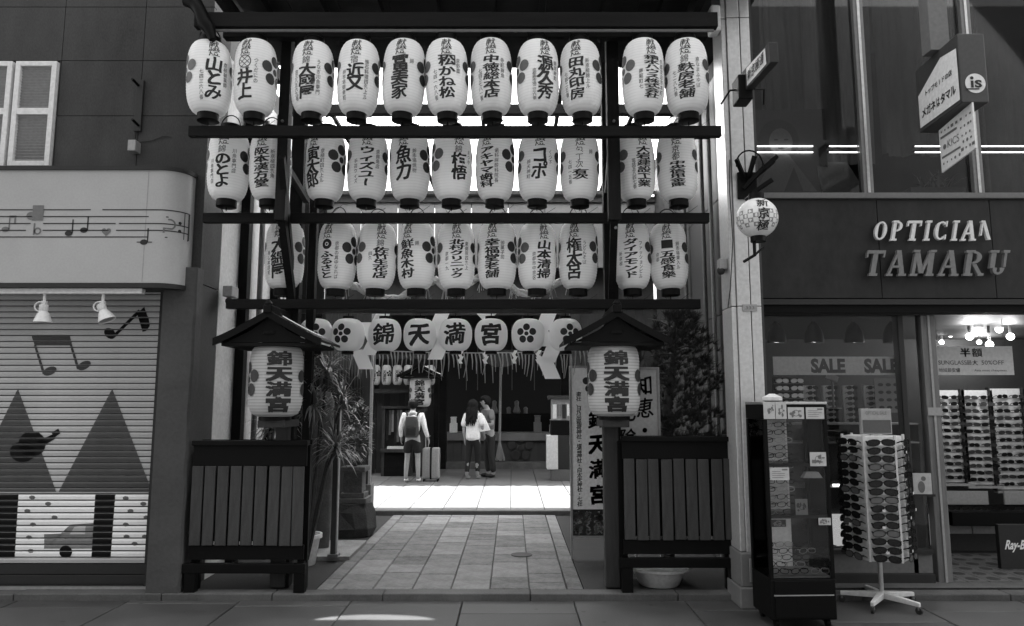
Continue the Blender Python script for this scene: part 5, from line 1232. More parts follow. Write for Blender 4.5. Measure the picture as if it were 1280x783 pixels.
for k in range(NF):
    a = off+PI/NF+2*PI*k/NF; MB().box(-.008,.008,-.008,.008,dz0-.01,dz1+.012).build('corner_rail', M_white, sr, local=True).location = (RH*.97*math.cos(a), RH*.97*math.sin(a), 0)
NR = 15
bar_me = MB().box(-fw/2+.012, fw/2-.012, -.012, 0, -.004, .004).data('shelf_lip', M_white); tagm = MB().box(-.012,.012,-.001,.0,-.01,.01).data('price_tag', M_white)
for k in (4, 5, 0, 1, 2) if False else (NF-1, 0, 1, NF-2, 2):
    an = off+2*PI*k/NF; N_ = Vector((math.cos(an), math.sin(an), 0)); rz = an+PI/2
    fname = {0: 'front face', 1: 'face towards the shop post', NF-1: 'face towards the glass case', 2: 'far face by the shop post', NF-2: 'far face by the glass case'}[k]
    for j in range(NR):
        z = dz1-.045-(dz1-dz0-.07)*j/(NR-1); c = N_*(ap_*.955)
        inst('shelf_lip', bar_me, sr, (c.x, c.y, z-.026), (0,0,rz))
        t = thing('sunglasses', f'sunglasses on the spinner rack {fname}, {ORD[j]} row down', 'sunglasses', (gx+c.x+N_.x*.055, gy+c.y+N_.y*.055, z), rz+rnd.uniform(-.08,.08), 'sunglasses on the spinner rack')
        t.rotation_euler[1] = rnd.uniform(-.05,.05); big = rnd.uniform(1.15, 1.35); t.scale = (big*1.1, .5, 1.35)
        inst('frame', fr_d, t); inst('lens_pair', ln_g if (j*7+k*3) % 4 in (1,) else ln_d, t)
        if rnd.random() < .3: inst('price_tag', tagm, sr, (c.x+N_.x*.062+rnd.uniform(-.03,.03), c.y+N_.y*.062-.01, z-.014), (0,0,rz))
a, b = P(1076, 543, gy), P(1112, 511, gy)
MB().box(a.x-gx, b.x-gx, -.02, .02, a.z, b.z+.0).build('header_frame', M_lgrey, sr, local=True, bev=.004)
MB().box(a.x-gx+.012, b.x-gx-.012, -.026, -.0205, a.z+.012, a.z+.115).build('header_mirror', flat('mirror', .05, .06, .8), sr, local=True)
m = MB(); latin(m, 'OPTICAL SALE', (a.x+b.x)/2-gx, b.z-.035, .17, .028, plane((0,-.021,0),(1,0,0),(0,0,1),(0,-1,0),.001)); m.build('header_lettering', M_ink2, sr, local=True, fix=False)

# ---- glass display case on the pavement
FL, FR = G(965, 776, .06), G(1047, 775, .06); FL.z = FR.z = 0
ux = (FR-FL); CW = ux.length; ang = math.atan2(ux.y, ux.x); 
dc = thing('glass_display_case', 'tall black-framed glass case of spectacles standing by the steel pillar', 'display case', (FL.x, FL.y, 0), ang)
CD = .36; CH_ = 1.60
def lb_(m, *a): return m.box(*a)
fw_ = .028
MB().box(0, CW, 0, CD, .06, .34).build('cabinet_base', M_blk, dc, local=True, bev=.006)
MB().box(.03, CW-.03, -.008, -.0005, .075, .23).box(.03, CW-.03, -.008, -.0005, .24, .33).build('drawer_front', M_blk, dc, local=True, bev=.003)
MB().box(.02, CW-.02, -.012, -.0085, .228, .236).build('steel_line', M_steel_s, dc, local=True)
for (x, y) in ((0,0),(CW-fw_,0),(0,CD-fw_),(CW-fw_,CD-fw_)): MB().box(x, x+fw_, y, y+fw_, .341, CH_-.13).build('corner_post', M_blk, dc, local=True, bev=.003)
MB().box(0, CW, 0, CD, CH_-.129, CH_-.02).build('header', M_blk, dc, local=True, bev=.004); MB().box(-.004, CW+.004, -.004, CD, CH_-.019, CH_).build('top_trim', M_steel_s, dc, local=True, bev=.003)
for nm, bx in (('front_glass', (fw_, CW-fw_, .008, .013, .345, CH_-.13)), ('side_glass', (.008, .013, fw_, CD-fw_, .345, CH_-.13)), ('side_glass', (CW-.013, CW-.008, fw_, CD-fw_, .345, CH_-.13))): MB().box(*bx).build(nm, M_glass, dc, local=True)
MB().box(fw_, CW*.66, CD-.02, CD-.012, .345, CH_-.13).build('back_panel', flat('case_back', .85, .5), dc, local=True)
zsh = [.345, P(1000, 648, FL.y).z, P(1000, 583, FL.y).z]
for z in zsh: MB().box(fw_, CW-fw_, .02, CD-.02, z, z+.012).build('shelf', M_glass if z > .4 else M_lgrey, dc, local=True)
for z in zsh[1:]: MB().box(fw_, CW-fw_, .014, .02, z-.006, z+.018).build('shelf_edge', M_dgrey, dc, local=True)
cM = Matrix.Translation(dc.location) @ Matrix.Rotation(ang, 4, 'Z')
def in_case(me, x, y, z, rz, lab, s_=(1,1,1), cat='spectacles', nm='spectacles', grp='spectacles in the glass case'):
    w3 = cM @ Vector((x, y, z)); o_ = inst(nm, me, None, w3, (0,0,rz+ang), s_); tag(o_, lab, cat, grp); return o_
tiers = [('bottom', .345+.012+.02, 5, 3), ('middle', zsh[1]+.03, 4, 2), ('top', zsh[2]+.03, 4, 2)]
for nm, z, rows_, cols_ in tiers:
    if nm == 'bottom':
        for j in range(5):
            for i in range(cols_): in_case([rim_d, rim_d, rim_g][(i+j) % 3], .09+.15*i, .05+.065*j, z+.01+.034*j, rnd.uniform(-.2,.2), f'spectacles on the glass case bottom shelf, {ORD[j]} row back, {ORD[i]} across', (1,.6,1))
    else:
        for j in range(6):
            for i in range(cols_): in_case([rim_d, rim_d, rim_g][(i+2*j) % 3], .10+.15*i, CD-.1, z+.03+.058*j, 0, f'spectacles racked behind the {nm} case shelf, {ORD[j]} level, {"pillar" if i == 0 else "shop"} side', (1.0,.6,1))
        for i in range(3): in_case([rim_g, rim_d, rim_d][i], .10+.13*i, .1, z, rnd.uniform(-.3,.3), f'spectacles at the front of the {nm} case shelf, {ORD[i]} across', (1,.6,1))
        MB().box(.04, CW*.62, CD-.035, CD-.03, z+.02, z+.36).build('back_rack', flat('rack_back', .6), dc, local=True)
M_card = flat('card_white', .42, .6)
def card(par, x0, x1, y, z0, z1, lab, nm='picture_card', pat=0, cat='card', mat=None):
    loc = cM @ Vector(((x0+x1)/2, y, z0)); t = thing(nm, lab, cat, loc, ang); W = x1-x0; H = z1-z0
    MB().box(-W/2, W/2, -.004, 0, 0, H).build('card_sheet', mat or M_card, t, local=True); m = MB(); f_ = plane((0,-.004,0),(1,0,0),(0,0,1),(0,-1,0),.001); r = random.Random(pat)
    if pat < 10:
        for i in range(3+pat): disc(m, r.uniform(-.35,.35)*W, H*r.uniform(.2,.8), W*r.uniform(.04,.13), f_, 8, H*r.uniform(.04,.16))
        ring(m, 0, H*.5, W*.16, W*.2, f_, 14)
    else:
        for i in range(4): rect(m, -W*.4, W*r.uniform(0,.4), H*(.2+.16*i), H*(.24+.16*i), f_)
        rect(m, W*.12, W*.42, H*.78, H*.9, f_)
    m.build('card_printing', M_ink2, t, local=True, fix=False); return t
card(dc, .0, .085, -.006, 1.475, 1.60, 'line-drawn picture card at the pillar end of the case header', pat=2)
card(dc, .09, .17, -.006, 1.475, 1.60, 'second line-drawn picture card on the case header', pat=3)
card(dc, .18, .30, -.006, 1.475, 1.56, 'card with two dark figures on the case header', pat=4)
card(dc, .315, .45, -.006, 1.475, 1.56, 'printed price strip at the shop end of the case header', nm='price_strip', pat=11)
card(dc, .03, .17, -.002, zsh[2]-.10, zsh[2]-.01, 'blank white notice below the top shelf edge of the glass case', nm='notice_card', pat=12)
card(dc, .33, .45, -.002, zsh[2]+.0, zsh[2]+.1, 'picture card with dark dancing figures on the top shelf of the case', pat=5)
card(dc, .22, .31, .03, zsh[1]+.013, zsh[1]+.13, 'leaning picture card on the middle shelf of the case', pat=6)
card(dc, .02, .13, -.002, zsh[1]-.06, zsh[1]-.01, 'dark patterned sticker under the middle shelf edge', nm='sticker', pat=7, mat=M_dgrey)
card(dc, .37, .46, -.002, zsh[1]-.05, zsh[1]-.0, 'pale patterned sticker under the middle shelf edge', nm='sticker', pat=8)
q_ = cM @ Vector((.36, .03, zsh[2]-.09)); t = MB().prism([(-.075,0),(.075,0),(.045,.045),(-.045,.045)], q_, (1,0,0),(0,0,1),(0,1,0), .05).build('case_lamp_shade', M_white, bev=.004); tag(t, 'small white trapezoid shade hanging under the top shelf of the case', 'shade')
q_ = cM @ Vector((.12, .12, CH_)); t = MB().lathe(q_, [(.05,0),(.075,.01),(.075,.035),(.05,.045),(.02,.06)], 16, 1, .7).build('tape_roll', M_white, smooth=40); tag(t, 'small rounded white object lying on top of the glass case', 'roll')
for x, y in ((.05,.05),(CW-.05,.05),(.05,CD-.05),(CW-.05,CD-.05)): MB().tube([(x-.012,y,.03),(x+.012,y,.03)], .03, 12).build('caster', M_blk, dc, local=True, smooth=40)

# ---- interior furniture seen through the window
def shelfunit(x0, x1, y, zs_, lab, back=None, dep=.3, name='shelf_unit'):
    t = thing(name, lab, 'shelf', ((x0+x1)/2, y, FZ)); W = x1-x0
    for z in zs_: MB().box(-W/2, W/2, 0, dep, z-.015, z).build('shelf', M_lgrey, t, local=True, bev=.002)
    for s_ in (-1, 1): MB().box(s_*W/2-.012, s_*W/2+.012, .0, dep, 0, max(zs_)).build('side_panel', M_dgrey, t, local=True)
    if back: MB().box(-W/2, W/2, dep+.002, dep+.02, 0, back).build('back_panel', M_dgrey, t, local=True)
    return t
u0, u1 = P(1040, 600, 6.8).x, P(1150, 600, 6.8).x
zl = [P(1080, v, 6.8).z-FZ for v in (529, 552, 607, 690)]
shelfunit(2.3, u1, 6.75, zl, 'window shelving with spectacles behind the spinner rack', zl[0]-.01)
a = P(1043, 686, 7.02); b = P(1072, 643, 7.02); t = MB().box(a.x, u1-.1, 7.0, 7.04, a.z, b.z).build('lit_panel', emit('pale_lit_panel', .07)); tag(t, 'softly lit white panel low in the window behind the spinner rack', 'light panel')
zt2 = P(1080, 607, 6.8).z
t = MB().tube([(P(1040,609,6.76).x, 6.74, zt2+.01), (P(1066,609,6.76).x, 6.74, zt2+.01)], .008, 6).build('shelf_light', M_tube); tag(t, 'short glowing strip light on the window shelf', 'light tube')
for row, (z_, nm) in enumerate(((zl[1]+FZ, 'second'), (zl[2]+FZ, 'third'), (zl[3]+FZ, 'bottom'))):
    for i in range(9):
        x = u0-.1+(u1-u0)*i/9; o_ = inst('spectacles', [one_d, one_g, one_s][(i+row) % 3], None, (x, 6.85+.05*(i % 2), z_+.022), (0,0,rnd.uniform(-.2,.2)), (1,.6,1)); tag(o_, f'spectacles on the {nm} window shelf, {ORD[i]} from the glass case', 'spectacles', 'spectacles on the window shelves')
for i, (p0, p1, q0_, q1_) in enumerate(((1006,1019,482,529),(1031,1043,482,529),(1056,1067,482,529),(1082,1093,482,529))):
    y = 7.15; a, b = P(p0, q1_, y), P(p1, q0_, y); t = thing('frame_stand', f'narrow white stand of spectacle frames below the sale banner, {ORD[i]} from the pillar', 'stand', ((a.x+b.x)/2, y, a.z), 0, 'white frame stands in the window'); W = b.x-a.x; H = b.z-a.z
    MB().box(-W/2, W/2, 0, .03, 0, H).build('panel', flat('stand_white', .4), t, local=True)
    for j in range(7):
        o_ = inst('spectacles', [one_d, one_s][j % 2], None, (t.location.x+.01, y-.06, a.z+.03+H*.9*j/6.3), (0,0,rnd.uniform(-.1,.1)), (.75,.5,.9)); tag(o_, f'dark frames on the {ORD[i]} narrow white stand, {ORD[6-j]} from its top', 'spectacles', 'frames on the narrow white stands')
a, b = P(968, 512, 6.9), P(1003, 472, 6.9); t = thing('dark_frame_rack', 'dark wall rack of spectacles below the sale banner beside the pillar', 'rack', ((a.x+b.x)/2, 6.9, a.z)); W = b.x-a.x; H = b.z-a.z
MB().box(-W/2, W/2, 0, .03, 0, H).build('panel', M_dgrey, t, local=True)
for j in range(4): MB().box(-W/2, W/2, -.03, -.001, H*(.1+.23*j), H*(.1+.23*j)+.008).build('rail', M_grey, t, local=True)
for j in range(4):
    for i in range(2): o_ = inst('spectacles', one_g, None, (t.location.x+(-.07 if i == 0 else .07), 6.85, a.z+H*(.1+.23*j)+.03), (0,0,0), (.85,.4,1)); tag(o_, f'spectacles on the dark wall rack, {ORD[3-j]} rail, {"pillar" if i == 0 else "shop"} side', 'spectacles', 'spectacles on the dark wall rack')
t, W, H = flatsign(1095, 1127, 473, 516, 7.05, 'eyewear_poster', 'pale poster of four dark spectacle rows beside the narrow stands', 'poster', flat('poster_grey', .16))
for j in range(4):
    m = MB()
    for i in (-1,0,1): disc(m, W*.28*i, H*(.15+.22*j), W*.1, fb_, 10, H*.05)
    m.build('printed_row', M_ink, t, local=True, fix=False)
c = P(1040, 472, 6.7); t = thing('price_gun_stand', 'small pale tilted card on a thin stem just under the sale banner', 'stand', (c.x, 6.7, c.z-.28))
MB().tube([(0,0,0),(0,0,.25)], .01, 6).build('stem', M_grey, t, local=True); MB().obox((0,0,.28), (.11,.03,.06), (0,.4,0)).build('card', M_lgrey, t, local=True, bev=.005); MB().box(-.07,.07,-.03,.05,-.01,.0).build('tray', M_lgrey, t, local=True)
a, b = P(1138, 617, 6.35), P(1160, 591, 6.35); t = thing('picture_card', 'tilted picture card standing by the wide shopfront post', 'card', ((a.x+b.x)/2, 6.3, a.z), -.1)
MB().box(-.075,.075,0,.006,0,b.z-a.z).build('card_sheet', M_card, t, local=True); m = MB(); disc(m, -.01,.06,.03,fb_,12,.05); disc(m, .01,.13,.02,fb_); m.build('card_printing', M_ink2, t, local=True, fix=False)
MB().box(-.1,.1,-.0,.14,-.02,-.001).build('ledge', M_dgrey, t, local=True)
# ---- sunglasses wall inside the entrance
sw_p = [(1167,1206,488,603),(1207,1241,488,606),(1244,1283,486,612),(1286,1325,486,616)]
for i, (p0, p1, q0_, q1_) in enumerate(sw_p):
    y = 8.0; a, b = P(p0, q1_, y), P(p1, q0_, y); W = b.x-a.x; H = b.z-a.z
    t = thing('sunglasses_display', f'glowing white wall panel full of sunglasses, {ORD[i]} from the wide shopfront post', 'display panel', ((a.x+b.x)/2, y, a.z), 0, 'glowing sunglasses panels in the entrance')
    MB().box(-W/2+.01, W/2-.01, 0, .03, 0, H).build('panel', M_panelw, t, local=True)
    MB().box(-W/2-.005, -W/2+.009, -.03, .03, -.01, H+.01).build('divider', M_dgrey, t, local=True); MB().box(-W/2, W/2, -.05, .03, -.035, -.011).build('ledge', M_lgrey, t, local=True)
    for j in range(13):
        MB().box(-W/2+.02, W/2-.02, -.006, -.0005, H*(.05+.072*j)-.012, H*(.05+.072*j)-.008).build('peg_rail', M_grey, t, local=True)
        for k in range(2):
            o_ = inst('sunglasses', [one_d, one_s][(j+k+i) % 2] if rnd.random() < .8 else one_d, None, (t.location.x+(-.09 if k == 0 else .085), y-.05, a.z+H*(.05+.072*j)+.008), (rnd.uniform(-.1,.1), rnd.uniform(-.05,.05), rnd.uniform(-.35,.35)), (1.05,.5,1.0)); tag(o_, f'sunglasses on the {ORD[i]} glowing panel, {ORD[12-j]} row down, {"post" if k == 0 else "inner"} side', 'sunglasses', 'sunglasses on the glowing panels')
    l_ = bpy.data.lights.new('panel_light', 'AREA'); l_.shape = 'RECTANGLE'; l_.size = .3; l_.size_y = .04; l_.energy = .05; o_ = bpy.data.objects.new('panel_light', l_); COL.objects.link(o_); o_.parent = t; o_.location = (0,-.28,H+.1); o_.rotation_euler = (R_(28),0,0)
x0, x1 = P(1165, 650, 7.9).x, P(1340, 650, 7.9).x
cb = thing('low_cabinet', 'long low counter with white doors under the glowing sunglasses panels', 'cabinet', ((x0+x1)/2, 7.7, FZ)); W = x1-x0
zc0, zc1_ = .18, P(1200, 655, 7.65).z-FZ
for i in range(5): MB().box(-W/2+W/5*i+.006, -W/2+W/5*(i+1)-.006, 0, .02, zc0, zc1_).build('door', M_lgrey, cb, local=True, bev=.003)
MB().box(-W/2, W/2, .022, .4, 0, zc1_).build('carcass', M_dgrey, cb, local=True); MB().box(-W/2-.02, W/2, -.2, .4, zc1_+.001, zc1_+.14).build('counter_tray', M_blk, cb, local=True, bev=.004)
MB().box(-W/2, -W/2+.62, .2, .22, zc1_+.16, zc1_+.3).box(W/2-.7, W/2-.3, .2, .22, zc1_+.16, zc1_+.3).build('white_riser', M_lgrey, cb, local=True)
for i in range(14): o_ = inst('sunglasses', one_d, None, (x0+.06+.135*i, 7.58, FZ+zc1_+.165), (0,0,rnd.uniform(-.2,.2)), (.9,.5,.9)); tag(o_, f'sunglasses lying on the black counter tray, {ORD[i]} from the entrance post', 'sunglasses', 'sunglasses on the counter tray')
a, b = P(1251, 701, 6.9), P(1290, 656, 6.9); t = thing('script_logo_sign', 'small dark sign with white handwritten brand lettering on the shop floor', 'sign', ((a.x+b.x)/2, 6.9, a.z), 0)
W = b.x-a.x; MB().box(-W/2, W/2, 0, .05, -a.z+FZ, b.z-a.z).build('panel', M_dgrey, t, local=True, bev=.004)
m = MB(); latin(m, 'Ray-Ban', .02, (b.z-a.z)*.4, W*.78, (b.z-a.z)*.34, fb_, .03, .3); m.build('sign_lettering', M_print, t, local=True, fix=False)
# opposite side of the arcade, reflected in the glass
M_face = gm('facing_wall', .12, .8, .2, 2, .1)
op = thing('facing_building', 'dark building on the far side of the arcade facing the shrine', 'building', (0, -7, 0))
MB().box(-30, 30, -9, -7, 0, 13).build('wall', M_face, op)
# ================================================================== SHRINE HALL behind the courtyard
YH = 16.9; ZC = .1
hall = thing('shrine_hall', 'dark open-fronted shrine office across the sunlit courtyard', 'building', (.5, YH, ZC))
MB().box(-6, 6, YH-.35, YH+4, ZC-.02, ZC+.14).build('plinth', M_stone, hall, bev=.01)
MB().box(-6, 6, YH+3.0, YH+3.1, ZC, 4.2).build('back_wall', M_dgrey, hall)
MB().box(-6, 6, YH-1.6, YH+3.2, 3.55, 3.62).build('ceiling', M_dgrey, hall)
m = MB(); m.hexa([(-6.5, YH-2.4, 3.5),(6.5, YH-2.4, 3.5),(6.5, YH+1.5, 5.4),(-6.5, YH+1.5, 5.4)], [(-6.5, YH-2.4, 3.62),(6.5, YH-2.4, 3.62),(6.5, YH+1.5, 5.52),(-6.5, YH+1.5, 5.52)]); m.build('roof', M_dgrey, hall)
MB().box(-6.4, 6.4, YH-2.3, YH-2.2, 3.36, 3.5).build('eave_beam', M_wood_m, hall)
tme = MB().tube([(0,-.06,0),(0,.3,0)], .06, 10).data('shadow_edge_tile', M_dgrey, smooth=40)  # tile ends added to give the courtyard shadow a wavy edge
for i in range(44): inst('shadow_edge_tile', tme, hall, (-6.3+.29*i-.5, -2.43, 3.50-ZC))
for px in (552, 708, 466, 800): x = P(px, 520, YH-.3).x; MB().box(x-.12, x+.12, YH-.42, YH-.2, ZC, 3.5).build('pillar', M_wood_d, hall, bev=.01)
xa_, xb_ = P(556, 560, YH).x, P(704, 560, YH).x
nb = 14; wd = (xb_-xa_)/nb; zcn = P(0, 551, YH).z; me = MB().box(-wd/2+.004, wd/2-.004, 0, .03, ZC+.14, zcn).data('counter_board', gm('counter_wood', .06, .7, .3, 4, .2, rndv=.2))
for i in range(nb): inst('counter_board', me, hall, (xa_+wd*(i+.5)-.5, -.01, -ZC))
MB().box(xa_, xb_, YH-.1, YH+.6, zcn, P(0, 541, YH).z).build('counter_top', gm('counter_top_wood', .16, .5, .3, 4, .1), hall, bev=.01)
MB().box(xa_, xb_, YH+.02, YH+.06, ZC+.14, zcn).build('counter_back', M_dgrey, hall)
# plum crest of round log ends on the counter front
c = P(650.5, 560, YH-.05)
cr_ = thing('log_end_crest', 'plum crest made of round log ends on the counter front', 'emblem', (c.x, YH-.02, c.z-.2))
for i in range(5):
    a = PI/2+2*PI*i/5; MB().tube([(.21*math.cos(a), -.05, .2+.21*math.sin(a)), (.21*math.cos(a), 0, .2+.21*math.sin(a))], .105, 18).build('log_end', M_wood_m, cr_, local=True, bev=.008)
MB().tube([(0,-.06,.2),(0,0,.2)], .06, 14).build('log_end', M_wood_m, cr_, local=True, bev=.006)
# things on the counter
ct = P(0, 541, YH).z
def counter_thing(px, w_, h, lab, mat, cat='box', y=YH+.1):
    x = P(px, 530, y).x; t = thing('counter_box', lab, cat, (x, y, ct)); MB().box(-w_/2, w_/2, -.1, .1, 0, h*.6).box(-w_*.36, w_*.36, -.08, .08, h*.6, h*.92).build('body', mat, t, bev=.01, local=True)
    MB().box(-w_*.42, w_*.42, -.1, .1, h*.92, h).build('lid', mat, t, bev=.01, local=True); return t
counter_thing(567, .17, .36, 'small white box with narrow neck on the counter beside the woman', M_white)
counter_thing(672, .18, .4, 'pale dispenser on the counter above the log-end crest', M_grey, 'dispenser')
counter_thing(690, .12, .3, 'slim white box at the far end of the counter', M_white)
for i, px in enumerate((590, 603, 618, 636, 646, 657)):
    x = P(px, 530, YH+1.5).x; q = P(px, 505+8*(i % 2), YH+1.8)
    t = MB().lathe((q.x, YH+1.8, q.z-.25), [(.07,0),(.1,.05),(.05,.2),(.06,.3),(.02,.34)], 12).build('altar_vase', M_grey, smooth=40); tag(t, f'dim metal vase on the table in the dark office, {ORD[i]} from the traveller', 'vase', 'altar vases in the dark office')
tb = MB().box(-1.2, 1.6, YH+1.5, YH+2.1, ZC+.14, P(0, 517, YH+1.8).z).build('altar_table', M_wood_d); tag(tb, 'dark table holding vases inside the shrine office', 'table')
for k, px in enumerate((583, 597, 640, 668)):
    q = P(px, 470, YH+.8); t = MB().tube([(q.x, YH+.8, q.z-.35), (q.x, YH+.8, 3.5)], .01, 5).build('ceiling_cord', M_grey); tag(t, f'thin cord in the dark shrine office, {ORD[k]} from the traveller', 'cord', 'cords hanging in the dark office')
# broom leaning at the counter
b0 = P(625, 580, YH-.2); b1 = P(624.5, 556, YH-.16); b2 = P(626, 455, YH-.1)
br = thing('bamboo_broom', 'tall bamboo broom standing on its bristles against the counter', 'broom', (b0.x, YH-.2, ZC+.14))
MB().tube([b1, b2], .028, 8).build('stick', M_lgrey, br, smooth=60)
m = MB()
for k in range(60):
    a = rnd.uniform(0, 2*PI); m.tube([b1+Vector((.02*math.cos(a), .02*math.sin(a), .05)), Vector((b0.x+.12*math.cos(a)*rnd.random(), YH-.2+.06*math.sin(a), ZC+.16+rnd.uniform(0,.08)))], .007, 4)
tag(m.build('bristles', M_straw, br), kind='stuff')
# pale gable sign hanging behind the fringe
q = P(626, 447, 15.5); m = MB().prism([(-.55,.1),(-.4,-.05),(-.15,-.2),(.15,-.2),(.4,-.05),(.55,.1),(.3,.16),(-.3,.16)], (q.x, 15.5, q.z), (1,0,0),(0,0,1),(0,1,0), .08).build('carved_panel', M_wood_m); tag(m, 'carved wooden panel hanging under the hall eave behind the fringe', 'carving')
# little lanterns and lamp at the back
RS = .105; HS = .42
bs = body_mesh('shade', RS, HS, .5, 3.4, 14, 20, .001, flat('small_lantern_paper', .42, .8)); cs = MB().tube([(0,0,0),(0,0,.03)], RS*.5, 12).data('ring', M_blk)
ws = wrapper(RS, HS, .5, 3.4, 0)
sm1 = MB(); column(sm1, '天満宮', 0, .1, -.14, .08, ws, .02, 2); crest(sm1, .11, .03, .07, ws); sm1 = sm1.data('main_lettering', M_ink, fix=False)
for i in range(6):
    q = P(469.5+13.7*i, 469, 15.2); t = thing('small_lantern', f'small dim paper lantern, {ORD[i]} from the gate post in the back row', 'lantern', (q.x, 15.2, q.z-HS/2), rnd.uniform(-.3,.3), 'small lanterns on the rail across the courtyard')
    inst('shade', bs, t, (0,0,HS/2)); inst('top_ring', cs, t, (0,0,HS-.01)); inst('bottom_ring', cs, t, (0,0,-.02)); inst('main_lettering', sm1, t, (0,0,HS/2))
rail = thing('lantern_rail', 'double timber rail with small lanterns across the courtyard', 'rail', (P(505,500,15.3).x, 15.3, ZC))
for py in (446, 489): z = P(505, py, 15.3).z; MB().box(P(460,0,15.3).x-.5, P(548,0,15.3).x, 15.28, 15.36, z-.045, z+.045).build('rail_beam', M_wood_m, rail, bev=.005)
for px in (463, 545): MB().box(P(px,500,15.3).x-.05, P(px,500,15.3).x+.05, 15.37, 15.46, ZC, 3.2).build('rail_post', M_wood_d, rail)
n_ = 9
for i in range(n_): x = P(466+9*i, 520, 15.6).x; MB().box(x-.07, x+.07, 15.6, 15.62, ZC, P(0,492,15.6).z).build('back_board', M_wood_m if i % 2 else M_dgrey, rail)
c = P(525.5, 490, 14.6)
tt, ll = toro((c.x, 14.6), c.z, 'gabled lamp post standing beside the hanging amulet rack across the courtyard', 'distant bright shrine lantern behind the traveller with the backpack', .05, ZC)
# amulet rack
a_, b_ = P(478, 585, 14.9), P(513, 511, 14.9)
ar = thing('amulet_rack', 'dark wooden rack hung with small cloth charms behind the traveller', 'rack', ((a_.x+b_.x)/2, 14.9, ZC)); W = b_.x-a_.x; H = b_.z-ZC
for s_ in (-1, 1): MB().box(s_*W/2-.03, s_*W/2+.03, 0, .3, 0, H).build('upright', M_wood_m, ar, local=True)
MB().box(-W/2+.032, W/2-.032, .0, .3, 0, .48).build('lower_cabinet', M_wood_d, ar, local=True); MB().box(-W/2-.04, W/2+.04, -.08, .34, .482, .55).build('ledge', M_wood_m, ar, local=True); MB().box(-W/2-.05, W/2+.05, -.02, .3, H, H+.05).build('top_board', M_wood_m, ar, local=True)
MB().box(-W/2+.032, W/2-.032, .2, .22, .55, H).build('back_board', M_dgrey, ar, local=True)
for i in range(9):
    x = -W/2+.06+(W-.1)*i/8; MB().box(x-.022, x+.022, .1, .12, H-.1-.35-rnd.random()*.3, H-.03).build('cloth_charm', [M_dgrey, M_grey, M_lgrey][i % 3], ar, local=True)
t = MB().box(a_.x+.1, b_.x-.05, 14.82, 14.95, ZC+.551, ZC+.6).build('charm_tray', M_white); tag(t, 'white tray of paper charms on the rack ledge', 'tray')
# right hand side: showcase and notice board
a_, b_ = P(693, 606, 14.0), P(712, 512, 14.0)
sc_ = thing('fortune_cabinet', 'small white cabinet with dark middle band under a lit display, by the gate', 'cabinet', ((a_.x+b_.x)/2+.1, 14.0, ZC)); W = .62
MB().box(-W/2, W/2, 0, .4, 0, .22).build('base', M_grey, sc_, local=True, bev=.01); MB().box(-W/2-.08, -W/2+.13, -.02, .38, .221, .86).build('front_panel', M_white, sc_, local=True, bev=.005)
MB().box(-W/2+.132, W/2, 0, .4, .221, .86).build('body', M_dgrey, sc_, local=True); MB().box(-W/2, W/2, 0, .4, .862, 1.14).build('drawer', M_blk, sc_, local=True, bev=.01)
MB().box(-W/2+.02, W/2, .02, .38, 1.142, 1.55).build('display', M_lgrey, sc_, local=True, bev=.01)
for i in range(6): MB().box(-W/2+.04+.09*i, -W/2+.11+.09*i, -.005, .018, 1.18+.05*(i % 2), 1.45).build('charm_pack', [M_white, M_grey, M_dgrey][i % 3], sc_, local=True)
MB().box(-W/2-.05, W/2, -.03, .42, 1.552, 1.62).build('top_board', M_wood_m, sc_, local=True)
